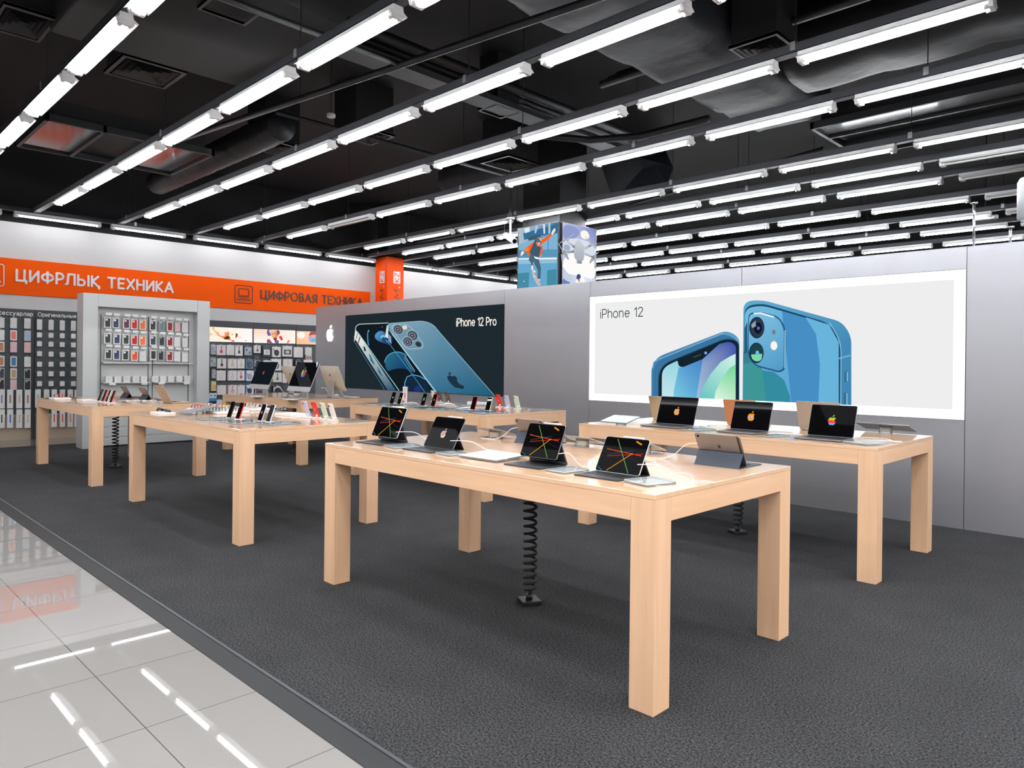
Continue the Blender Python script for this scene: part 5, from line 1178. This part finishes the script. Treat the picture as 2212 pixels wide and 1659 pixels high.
L = [([(108, 232), (935, 92), (912, 2000), (96, 2150)], BL1), ([(108, 232), (935, 92), (930, 330), (600, 420), (108, 560)], grad((150, 400), (900, 200), (176, 196, 210), (60, 120, 166))),
     ([(200, 330), (930, 130), (930, 300), (600, 380), (220, 470)], BL2), ([(225, 230), (330, 200), (340, 300), (240, 330)], (226, 236, 244)), ([(460, 180), (520, 170), (470, 330), (440, 330)], BL3), ([(620, 150), (660, 140), (665, 330), (635, 350)], (226, 236, 246)), ([(735, 120), (775, 115), (775, 330), (735, 340)], BL3),
     ([(300, 430), (560, 350), (575, 440), (320, 490)], DK), ([(108, 560), (560, 440), (925, 330), (925, 820), (108, 830)], (130, 180, 210)), ([(715, 360), (745, 355), (745, 820), (715, 820)], BL1), ([(108, 690), (400, 690), (400, 830), (108, 830)], (84, 140, 176)), ([(600, 680), (925, 670), (925, 820), (600, 825)], (90, 150, 186)),
     ([(100, 860), (918, 845), (918, 880), (100, 885)], (240, 246, 250)), ([(104, 885), (918, 880), (918, 960), (104, 985)], (150, 190, 216)), ([(104, 985), (918, 960), (912, 1085), (720, 1110), (712, 1420), (330, 1470), (340, 1155), (100, 1180)], (104, 170, 206)),
     ([(104, 1180), (340, 1158), (325, 1470), (98, 1490)], BL4), ([(720, 1110), (914, 1088), (914, 1420), (712, 1430)], BL4),
     ([(820, 300), (860, 235), (895, 230), (890, 290), (830, 370), (805, 350)], (255, 226, 214)), ([(800, 345), (815, 385), (720, 480), (610, 555), (575, 560), (600, 470), (700, 420)], OJ), ([(575, 560), (610, 590), (630, 650), (620, 740), (565, 840), (560, 800), (590, 680)], OJ),
     ([(390, 555), (440, 515), (450, 600), (400, 670), (360, 690), (345, 815), (310, 800), (300, 740), (320, 690), (240, 720), (235, 690), (290, 635)], OJ), ([(240, 700), (330, 640), (330, 690), (245, 725)], (250, 150, 30)), ([(190, 715), (235, 715), (235, 760), (180, 815), (165, 800), (170, 750)], (255, 226, 216)),
     ([(450, 520), (480, 450), (540, 420), (590, 460), (595, 520), (560, 610), (600, 640), (580, 720), (555, 840), (450, 820), (350, 740), (400, 670), (445, 600)], DK), (ell(540, 470, 55, 50, 18), (86, 110, 126)), ([(490, 520), (560, 530), (560, 600), (520, 615)], (246, 120, 90)), ([(545, 540), (580, 520), (550, 600)], (255, 240, 232)),
     (band([(540, 420), (590, 450), (600, 500)], 12), (250, 190, 170)), ([(380, 760), (450, 800), (540, 850), (560, 900), (600, 1080), (585, 1300), (530, 1300), (535, 1120), (440, 930), (430, 1010), (395, 1010), (390, 960), (340, 900)], (72, 104, 124)), ([(450, 820), (560, 850), (540, 885), (480, 870)], (246, 244, 240)),
     ([(400, 1020), (430, 1010), (440, 1100), (400, 1110)], (255, 240, 230)), ([(420, 1110), (480, 1120), (490, 1160), (440, 1170)], (246, 246, 246)), ([(540, 1300), (580, 1300), (575, 1345), (550, 1345)], (240, 240, 240)),
     (smooth_poly([(405, 1130), (435, 1115), (480, 1200), (560, 1330), (620, 1440), (530, 1445), (440, 1250)], 1), (190, 190, 196)), (band([(435, 1120), (500, 1230), (605, 1430)], 9), (250, 120, 80)), (ell(460, 1250, 16, n=12), (250, 236, 230)), (ell(250, 1350, 10, 16, 10), (230, 240, 240))]
adopt(art('skateboarder_picture', L, pl1, ART), S1)
L = [([(1028, 92), (1728, 252), (1708, 1900), (1010, 2000)], [(196, 200, 232), (120, 134, 196), (240, 244, 250), (180, 190, 220)]), (smooth_poly([(1030, 130), (1300, 190), (1420, 330), (1250, 470), (1030, 480)], 2), (146, 156, 206)), (smooth_poly([(1390, 290), (1520, 260), (1600, 380), (1560, 470), (1420, 440)], 2), (252, 248, 236)),
     (smooth_poly([(1030, 480), (1300, 420), (1728, 560), (1728, 800), (1500, 900), (1020, 760)], 2), (216, 224, 236)), (smooth_poly([(1040, 560), (1180, 580), (1180, 700), (1050, 690)], 2), (160, 176, 206)), (smooth_poly([(1020, 860), (1300, 700), (1720, 860), (1715, 1330), (1450, 1240), (1200, 1200), (1020, 1160)], 2), (254, 252, 250)),
     (smooth_poly([(1015, 1280), (1120, 1310), (1200, 1400), (1010, 1420)], 2), (112, 130, 196)), (smooth_poly([(1015, 1000), (1100, 1150), (1250, 1280), (1180, 1380), (1015, 1280)], 2), (196, 210, 224)), ([(1400, 1230), (1440, 1210), (1500, 1360), (1290, 1370), (1300, 1320)], (250, 250, 252)), ([(1310, 1230), (1340, 1190), (1390, 1200), (1400, 1260), (1370, 1300), (1310, 1300)], (54, 78, 130)), ([(1340, 1300), (1380, 1290), (1375, 1360), (1350, 1350)], (226, 90, 90))]
adopt(art('sky_picture', L, pl2, ART), S2)
# drone cut-out standing off the sky screen, a real body with arms and rotors
DRN = mat('drone_grey', (112, 116, 124), rough=.5); DRD = mat('drone_dark_grey', (84, 88, 96), rough=.45)
dl = lambda x, y, l=0.0: onx(*z8(x, y), -6.27 + l)
DT = thing('drone', 'grey four-rotor drone mounted in front of the sky screen', 'drone', dl(1380, 700))
def dprism(name, outs, d0, d1, m=DRN, bevel=.006):
    mb = MB()
    for o_ in outs:
        n = len(o_); mb.add([dl(x, y, d0) for x, y in o_] + [dl(x, y, d1) for x, y in o_], [tuple(range(n))[::-1], tuple(range(n, 2 * n))] + [(i, (i + 1) % n, n + (i + 1) % n, n + i) for i in range(n)])
    return adopt(mb.build(name, m, None, bevel=bevel), DT)
dprism('body', [smooth_poly([(1325, 470), (1430, 480), (1445, 560), (1480, 600), (1490, 800), (1470, 910), (1400, 915), (1310, 890), (1270, 820), (1270, 680), (1300, 560)], 2)], -.05, .05)
dprism('gimbal_camera', [[(1325, 890), (1437, 905), (1432, 978), (1325, 965)]], -.03, .05, DRD)
for q in ([(1290, 600), (1140, 490), (1120, 510), (1270, 650)], [(1480, 620), (1625, 565), (1640, 600), (1490, 680)], [(1270, 690), (1090, 705), (1090, 745), (1270, 740)], [(1490, 740), (1690, 810), (1680, 850), (1490, 790)]): dprism('arm', [q], -.02, .02)
for q in ([(1120, 430), (1165, 440), (1160, 500), (1115, 500)], [(1600, 520), (1650, 530), (1645, 600), (1600, 600)], [(1000, 690), (1090, 690), (1080, 770), (1020, 770)], [(1640, 800), (1720, 810), (1700, 880), (1640, 880)]): dprism('motor', [q], -.03, .04, DRD)
for q in ([(1130, 440), (1255, 345), (1262, 358), (1145, 450)], [(1120, 435), (1080, 440), (965, 530), (980, 545), (1120, 470)], [(1510, 400), (1620, 520), (1605, 540), (1505, 410)], [(1640, 540), (1750, 640), (1740, 675), (1650, 590)], [(925, 540), (945, 530), (1030, 680), (1010, 690)], [(1060, 690), (1110, 730), (1165, 885), (1140, 890), (1060, 790)],
          [(1805, 705), (1790, 735), (1690, 830), (1670, 800)], [(1690, 810), (1640, 840), (1590, 950), (1610, 970), (1700, 870)]): dprism('propeller', [q], .03, .04, DRD, .002)
for q in ([(985, 760), (1020, 770), (1045, 960), (1015, 968)], [(1710, 840), (1750, 860), (1720, 1075), (1695, 1070)]): dprism('landing_leg', [q], -.02, .02)
adopt(MB().cyl(dl(1380, 700, -.05), dl(1380, 700, -.087), .02, 10).build('mount', BLACK), DT)

# ---------------------------------------------------------------- posters on the grey partition
zw = lambda x, y: (1260 + x / 2.3235, 580 + y / 2.3235)
zp = lambda x, y: (680 + x / 5.0273, 620 + y / 5.0273)
def plane_w(z, y0): return lambda x, y, l: (lambda q: Vector((q.x, y0 - l, q.z)))(ony(*z(x, y), y0))
FY = WY0 - .004
PO = thing('light_box_poster', 'large white lit poster of two blue phones', 'poster', (-2.15, WY0, .98), 0, 'lit phone posters on the grey wall')
adopt(MB().box((-4.294, FY, .983), (-.004, WY0 + .01, 2.341)).build('light_box', mat('white_box_edge', (236, 236, 236), rough=.4)), PO)
q = plane_w(zw, FY); wq = lambda x, z, l: Vector((x, FY - l, z))
adopt(art('lit_border', [([(-4.294, .983), (-.004, .983), (-.004, 2.341), (-4.294, 2.341)], (255, 255, 255))], wq, ARTHOT), PO)
DB, MBL, LB, RIM = (36, 76, 110), (84, 152, 196), (140, 196, 226), (28, 66, 98)
L = [([(-4.206, 1.073), (-.097, 1.073), (-.097, 2.254), (-4.206, 2.254)], (238, 238, 238))]
adopt(art('lit_sheet', L, wq, ART, None, .0015, 2), PO)
bl = 648
def hz(p): return p
# left phone: frame, front bezel, screen with coloured arcs
fr = round_poly([(342, 700), (343, 455), (720, 310), (785, 345), (784, 700)], [0, 70, 40, 40, 0], 8)
L = [(fr, grad((343, 0), (785, 0), (70, 130, 176), (96, 160, 200))), (round_poly([(350, 700), (352, 470), (705, 325), (778, 360), (778, 700)], [0, 66, 40, 40, 0], 8), (58, 116, 160)), (round_poly([(376, 700), (378, 488), (716, 350), (783, 362), (783, 700)], [0, 70, 42, 40, 0], 8), (30, 64, 96)),
     (round_poly([(381, 700), (383, 492), (716, 355), (780, 366), (780, 700)], [0, 66, 42, 38, 0], 8), (20, 36, 46))]
scr_ = round_poly([(395, 700), (396, 500), (474, 462), (480, 490), (500, 496), (660, 432), (676, 410), (680, 380), (735, 366), (768, 385), (766, 700)], [0, 44, 6, 12, 8, 12, 8, 6, 30, 22, 0], 5)
L.append((scr_, grad((396, 600), (766, 420), (206, 232, 240), (66, 84, 170), (84, 170, 214))))
L += [(round_poly([(395, 700), (397, 500), (474, 464), (480, 490), (452, 660), (450, 700)], [0, 40, 4, 8, 0, 0], 5), grad((396, 600), (470, 500), (196, 228, 236), (150, 214, 226))),
      ([(452, 700), (456, 610), (480, 500), (500, 496), (600, 458), (560, 700)], grad((452, 600), (600, 500), (120, 200, 226), (70, 130, 200)))]
arc = lambda cx, cy_, rx, ry, a0, a1, n=14: [(cx + rx * math.cos(math.radians(a0 + (a1 - a0) * k / n)), cy_ - ry * math.sin(math.radians(a0 + (a1 - a0) * k / n))) for k in range(n + 1)]
L += [([(766, 428)] + [(740, 440), (690, 470), (640, 530), (605, 590), (580, 660), (575, 700), (766, 700)], grad((590, 660), (766, 450), (96, 196, 190), (206, 240, 230))), ([(766, 482), (735, 500), (695, 555), (665, 620), (652, 700), (766, 700)], grad((660, 660), (766, 500), (226, 244, 226), (110, 214, 150))),
      (ell(616, 424, 8, n=12), (90, 120, 200)), (ell(616, 424, 3.5, n=10), (226, 236, 255)), (band([(555, 446), (592, 432)], 8), (56, 64, 70)), (band(round_poly([(352, 500), (352, 468), (706, 325)], [0, 60, 0], 8), 3), (150, 196, 222))]
# right phone: back with camera square
bk = round_poly([(800, 760), (806, 165), (900, 158), (1300, 268), (1347, 340), (1347, 760)], [0, 60, 60, 50, 40, 0], 8)
L += [(bk, grad((1100, 170), (1347, 420), (96, 168, 206), (64, 134, 180))), (round_poly([(806, 760), (812, 190), (900, 175), (1240, 275), (1295, 370), (1292, 760)], [0, 60, 60, 70, 60, 0], 8), (24, 70, 104)), (round_poly([(808, 760), (813, 200), (900, 185), (1236, 283), (1284, 370), (1284, 760)], [0, 60, 60, 70, 60, 0], 8), grad((820, 200), (1284, 640), (116, 186, 222), (86, 162, 208), (98, 172, 214))),
      (round_poly([(1120, 245), (1170, 290), (1190, 400), (1192, 560), (1180, 760), (1284, 760), (1284, 370), (1236, 283)], [0] * 8, 2), (104, 180, 220)), ([(1000, 215), (1120, 250), (1170, 330), (1190, 480), (1178, 760), (1040, 760), (1060, 500)], (70, 142, 196)),
      ([(806, 480), (850, 470), (900, 510), (920, 590), (922, 760), (806, 760)], (62, 150, 150)), ([(900, 510), (960, 520), (1010, 560), (1040, 640), (1046, 760), (922, 760), (920, 600)], (52, 140, 160)), ([(806, 420), (830, 412), (880, 470), (900, 510), (850, 470), (806, 480)], (56, 128, 146)),
      (round_poly([(812, 300), (826, 268), (826, 420), (810, 430)], [0, 0, 0, 0], 2), (40, 92, 124))]
cs = round_poly([(832, 225), (880, 216), (985, 240), (1020, 300), (1018, 505), (990, 524), (860, 490), (826, 430)], [30, 20, 40, 40, 26, 20, 40, 40], 8)
L += [(cs, (40, 96, 138)), (round_poly([(836, 232), (880, 224), (980, 246), (1010, 302), (1008, 500), (985, 514), (864, 482), (832, 426)], [30, 20, 40, 40, 26, 20, 40, 40], 8), grad((840, 240), (1000, 500), (126, 192, 226), (84, 156, 200))), (band([(858, 226), (890, 224), (960, 244)], 8), (236, 246, 250)), (band([(1016, 310), (1014, 500)], 5), (150, 206, 232)),
      (ell(874, 297, 38, 54, 28), (22, 48, 70)), (ell(877, 297, 32, 46, 28), (44, 60, 76)), (ell(880, 299, 20, 29, 24), (16, 22, 36)), (ell(882, 300, 7, 9, 12), (90, 110, 200)), ([(846, 282), (868, 262), (870, 290), (850, 300)], (150, 160, 176)),
      (ell(872, 424, 37, 52, 28), (22, 56, 76)), (ell(874, 424, 31, 45, 28), (30, 66, 78)), (round_poly([(845, 432), (902, 428), (898, 460), (876, 468), (852, 458)], [4, 4, 14, 14, 14], 5), (130, 214, 170)), (ell(877, 424, 9, 12, 14), (110, 190, 226)),
      (ell(960, 320, 9, 12, 14), (120, 126, 130)), (ell(960, 386, 19, 25, 20), (180, 190, 190)), (ell(961, 388, 16, 22, 20), (250, 246, 240)),
      (band([(1288, 452), (1345, 436)], 9), (110, 172, 206)), (round_poly([(1314, 518), (1330, 515), (1330, 568), (1314, 572)], 6, 4), (54, 112, 152)), (band([(1329, 520), (1329, 566)], 4), (160, 210, 236)), (round_poly([(1310, 625), (1326, 620), (1326, 760), (1310, 760)], 6, 4), (54, 112, 152)), (band([(1327, 625), (1327, 700)], 4), (160, 210, 236)),
      (band(round_poly([(1296, 700), (1298, 370), (1240, 272)], [0, 60, 0], 8), 5), (130, 190, 222))]
# cut everything off at the lower edge of the printed sheet
def cut_low(L, place, zmin):
    out = []
    for pts, c in L:
        P = [place(x, y, 0) for x, y in pts]
        if all(p.z >= zmin for p in P): out.append((pts, c)); continue
        bmx = bmesh.new(); vs = [bmx.verts.new(p) for p in P]; bmx.faces.new(vs)
        bmesh.ops.bisect_plane(bmx, geom=bmx.verts[:] + bmx.edges[:] + bmx.faces[:], plane_co=(0, 0, zmin), plane_no=(0, 0, -1), clear_outer=True)
        for f in bmx.faces:
            W = [proj(v.co) for v in f.verts]; inv = UNZ[0]; W = [inv(*w_) for w_ in W]; out.append((W, c))
        bmx.free()
    return out
UNZ = [lambda X, Y: ((X - 1260) * 2.3235, (Y - 580) * 2.3235)]
L = cut_low(L, q, 1.073)
adopt(art('phone_pictures', L, q, ART, None, .0004, 10), PO)
a, b = ony(1296.5, 687.5, FY), ony(1389.5, 683, FY); zz = (a.z + b.z) / 2
adopt(text('lettering', 'iPhone 12', (a.x, FY - .004, zz), (b.x, FY - .004, zz), (0, 0, .112), emitter('poster_ink', (24, 48, 52), 1.0), None, .1, 0, 0, .15), PO)

PD = thing('light_box_poster', 'dark lit poster of a slanted blue phone pair', 'poster', (-8, WY0, .96), 0, 'lit phone posters on the grey wall')
adopt(MB().box((-10.165, FY, .968), (-5.903, WY0 + .01, 2.332)).build('light_box', BLACK), PD)
adopt(art('lit_sheet', [([(-10.165, .968), (-5.903, .968), (-5.903, 2.332), (-10.165, 2.332)], (30, 42, 48))], wq, ART), PD)
q2 = plane_w(zp, FY); UNZ[0] = lambda X, Y: ((X - 680) * 5.0273, (Y - 620) * 5.0273)
LT, ST, TEAL, CY = (190, 226, 236), (120, 156, 178), (34, 104, 136), (110, 196, 224)
L = [(round_poly([(428, 540), (440, 440), (480, 405), (800, 388), (830, 520), (1320, 1290), (880, 1290)], [20, 20, 30, 0, 0, 0, 0], 6), (18, 26, 34)),
     ([(428, 545), (450, 470), (475, 500), (990, 1290), (900, 1290)], grad((450, 540), (940, 1240), (226, 232, 224), (24, 60, 92), (74, 132, 162))), ([(430, 560), (462, 480), (540, 600), (520, 650)], (230, 226, 214)), (band([(452, 560), (470, 500)], 6), (40, 46, 50)), (band([(474, 610), (494, 540)], 10), (60, 64, 66)),
     (band(round_poly([(432, 590), (448, 430), (480, 404), (805, 390)], [0, 20, 30, 0], 6), 7), (206, 230, 226)), (band([(448, 470), (475, 500), (700, 820), (880, 1070), (1010, 1260)], 8), (150, 214, 226)), (band([(432, 590), (640, 920), (840, 1240)], 5), (70, 130, 170)),
     (round_poly([(530, 640), (550, 655), (562, 700), (540, 695)], 6, 4), (26, 50, 66)), (round_poly([(590, 725), (610, 735), (655, 830), (648, 848), (610, 800)], 8, 4), (52, 104, 138)), (band([(598, 722), (656, 835)], 4), (130, 196, 220)), (round_poly([(680, 850), (700, 862), (746, 950), (738, 970), (700, 930)], 8, 4), (52, 104, 138)), (band([(684, 848), (746, 955)], 5), (190, 226, 236)),
     (band([(640, 408), (700, 405), (720, 440), (650, 444)], 3), (40, 50, 56)), (ell(738, 434, 7, n=10), (80, 110, 150)),
     (smooth_poly([(570, 520), (585, 460), (600, 470), (590, 560), (600, 630), (580, 640)], 2), (80, 150, 190)), (smooth_poly([(585, 480), (620, 500), (600, 640), (590, 620), (584, 540)], 2), (18, 30, 40)),
     (smooth_poly([(655, 520), (700, 475), (760, 480), (790, 560), (830, 600), (840, 640), (760, 610), (700, 590), (660, 560)], 2), grad((660, 500), (820, 620), (90, 160, 210), (30, 56, 100))), (smooth_poly([(710, 545), (740, 515), (780, 530), (800, 600), (750, 590)], 2), (120, 190, 230)), (smooth_poly([(728, 555), (760, 540), (786, 580), (780, 620), (740, 590)], 2), (36, 70, 120)),
     ([(800, 395), (770, 560), (830, 620), (1320, 1290), (1600, 1290), (880, 420)], (16, 24, 32)),
     ([(768, 530), (790, 400), (830, 480), (860, 520), (850, 610), (790, 570)], (30, 42, 52)), ([(770, 540), (790, 410), (806, 440), (800, 560)], (226, 230, 226)), ([(800, 500), (835, 540), (840, 620), (805, 590)], (120, 160, 196)),
     (smooth_poly([(765, 800), (800, 730), (880, 700), (980, 720), (1010, 760), (1060, 860), (1090, 940), (980, 880), (860, 890), (800, 920), (775, 870)], 2), grad((800, 720), (1000, 900), (40, 110, 130), (24, 60, 110))), (band(arc(900, 830, 135, 125, 175, 40, 16), 7), (110, 180, 230)),
     (smooth_poly([(980, 1060), (1010, 970), (1080, 950), (1180, 985), (1260, 1100), (1240, 1180), (1080, 1200), (1000, 1150)], 2), (20, 40, 62)), (band([(1008, 1240), (985, 1120), (984, 1040), (1010, 975), (1070, 952), (1150, 970), (1210, 1005)], 9), (90, 170, 226)), (smooth_poly([(1080, 1100), (1130, 1060), (1170, 1100), (1150, 1160), (1090, 1150)], 2), (30, 50, 110)),
     (band([(775, 560), (1060, 940), (1230, 1180)], 6), (70, 160, 196)), (round_poly([(970, 750), (995, 750), (1095, 910), (1085, 940), (1050, 910)], 14, 4), (40, 80, 104)), (band([(985, 752), (1096, 915)], 5), (150, 206, 226)), (band([(975, 770), (1060, 905)], 4), (120, 180, 206)),
     (round_poly([(795, 400), (1180, 366), (1290, 400), (1370, 500), (2060, 1310), (1420, 1290), (850, 520)], [40, 40, 60, 60, 0, 0, 40], 8), grad((1000, 400), (1600, 1250), (126, 160, 180), (26, 92, 124), (80, 132, 160))),
     (band(round_poly([(850, 512), (796, 440), (815, 396), (1180, 368), (1290, 402), (1370, 500), (1960, 1180)], [10, 20, 20, 60, 60, 60, 0], 8), 6), (150, 196, 214)), (band([(845, 505), (1090, 830), (1335, 1150)], 8), (196, 234, 240)),
     (round_poly([(840, 440), (860, 405), (1000, 400), (1060, 440), (1195, 620), (1180, 670), (1030, 680), (980, 650)], [20, 20, 40, 40, 30, 20, 30, 30], 6), (150, 186, 198)), (round_poly([(848, 444), (866, 412), (996, 408), (1052, 446), (1186, 622), (1172, 660), (1036, 670), (988, 644)], [20, 20, 40, 40, 30, 20, 30, 30], 6), (112, 150, 168))]
for cx, cy_, r in ((914, 460, 62), (1070, 525, 66), (1020, 592, 62)):
    L += [(ell(cx, cy_, r, r * .84, 24, 38), (150, 186, 196)), (ell(cx + 2, cy_ + 2, r * .86, r * .72, 24, 38), (50, 62, 72)), (ell(cx, cy_ + 3, r * .68, r * .56, 22, 38), (112, 112, 124)), (ell(cx, cy_ + 4, r * .36, r * .3, 18, 38), (66, 60, 90)), (ell(cx, cy_ + 4, r * .1, n=10), (200, 220, 255))]
L += [(ell(990, 440, 26, 24, 18), (236, 214, 196)), (ell(1138, 622, 34, 26, 18, 38), (42, 52, 58)),
      (smooth_poly([(1450, 975), (1470, 955), (1500, 972), (1530, 962), (1560, 985), (1556, 1020), (1590, 1060), (1630, 1070), (1638, 1100), (1610, 1108), (1570, 1095), (1540, 1096), (1500, 1060), (1460, 1010)], 1), (28, 52, 68)), (smooth_poly([(1470, 920), (1486, 930), (1494, 956), (1478, 956), (1466, 940)], 1), (28, 52, 68))]
L = cut_low(L, q2, .972)
adopt(art('phone_pictures', L, q2, ART, None, .0004, 10), PD)
a, b = ony(985.5, 704.5, FY), ony(1073, 702, FY); zz = ony(986, 704.5, FY).z
adopt(text('lettering', 'iPhone 12 Pro', (a.x, FY - .004, zz), (b.x, FY - .004, zz - .012), (0, 0, .118), emitter('poster_white_ink', (255, 246, 236), 1.0), None, .15, 0, 0, .13), PD)

# glowing fruit marks on the partition
for lab, cx, cz in (('glowing white fruit mark on the grey wall beside the dark poster', -10.714, 1.976), ('glowing white fruit mark cut by the picture edge beside the white poster', .56, 1.976)):
    t = thing('glowing_mark', lab, 'lit sign', (cx, WY0, cz), 0, 'glowing marks on the grey wall')
    for nm, F in (('mark_body', FRUIT), ('mark_leaf', LEAF)):
        mb = MB(); mb.prism([(x * .232, y * .232) for x, y in F], .0005, .014, M=Matrix(((1, 0, 0, 0), (0, 0, -1, 0), (0, 1, 0, 0), (0, 0, 0, 1)))); mb.build(nm, GLOWW, t)
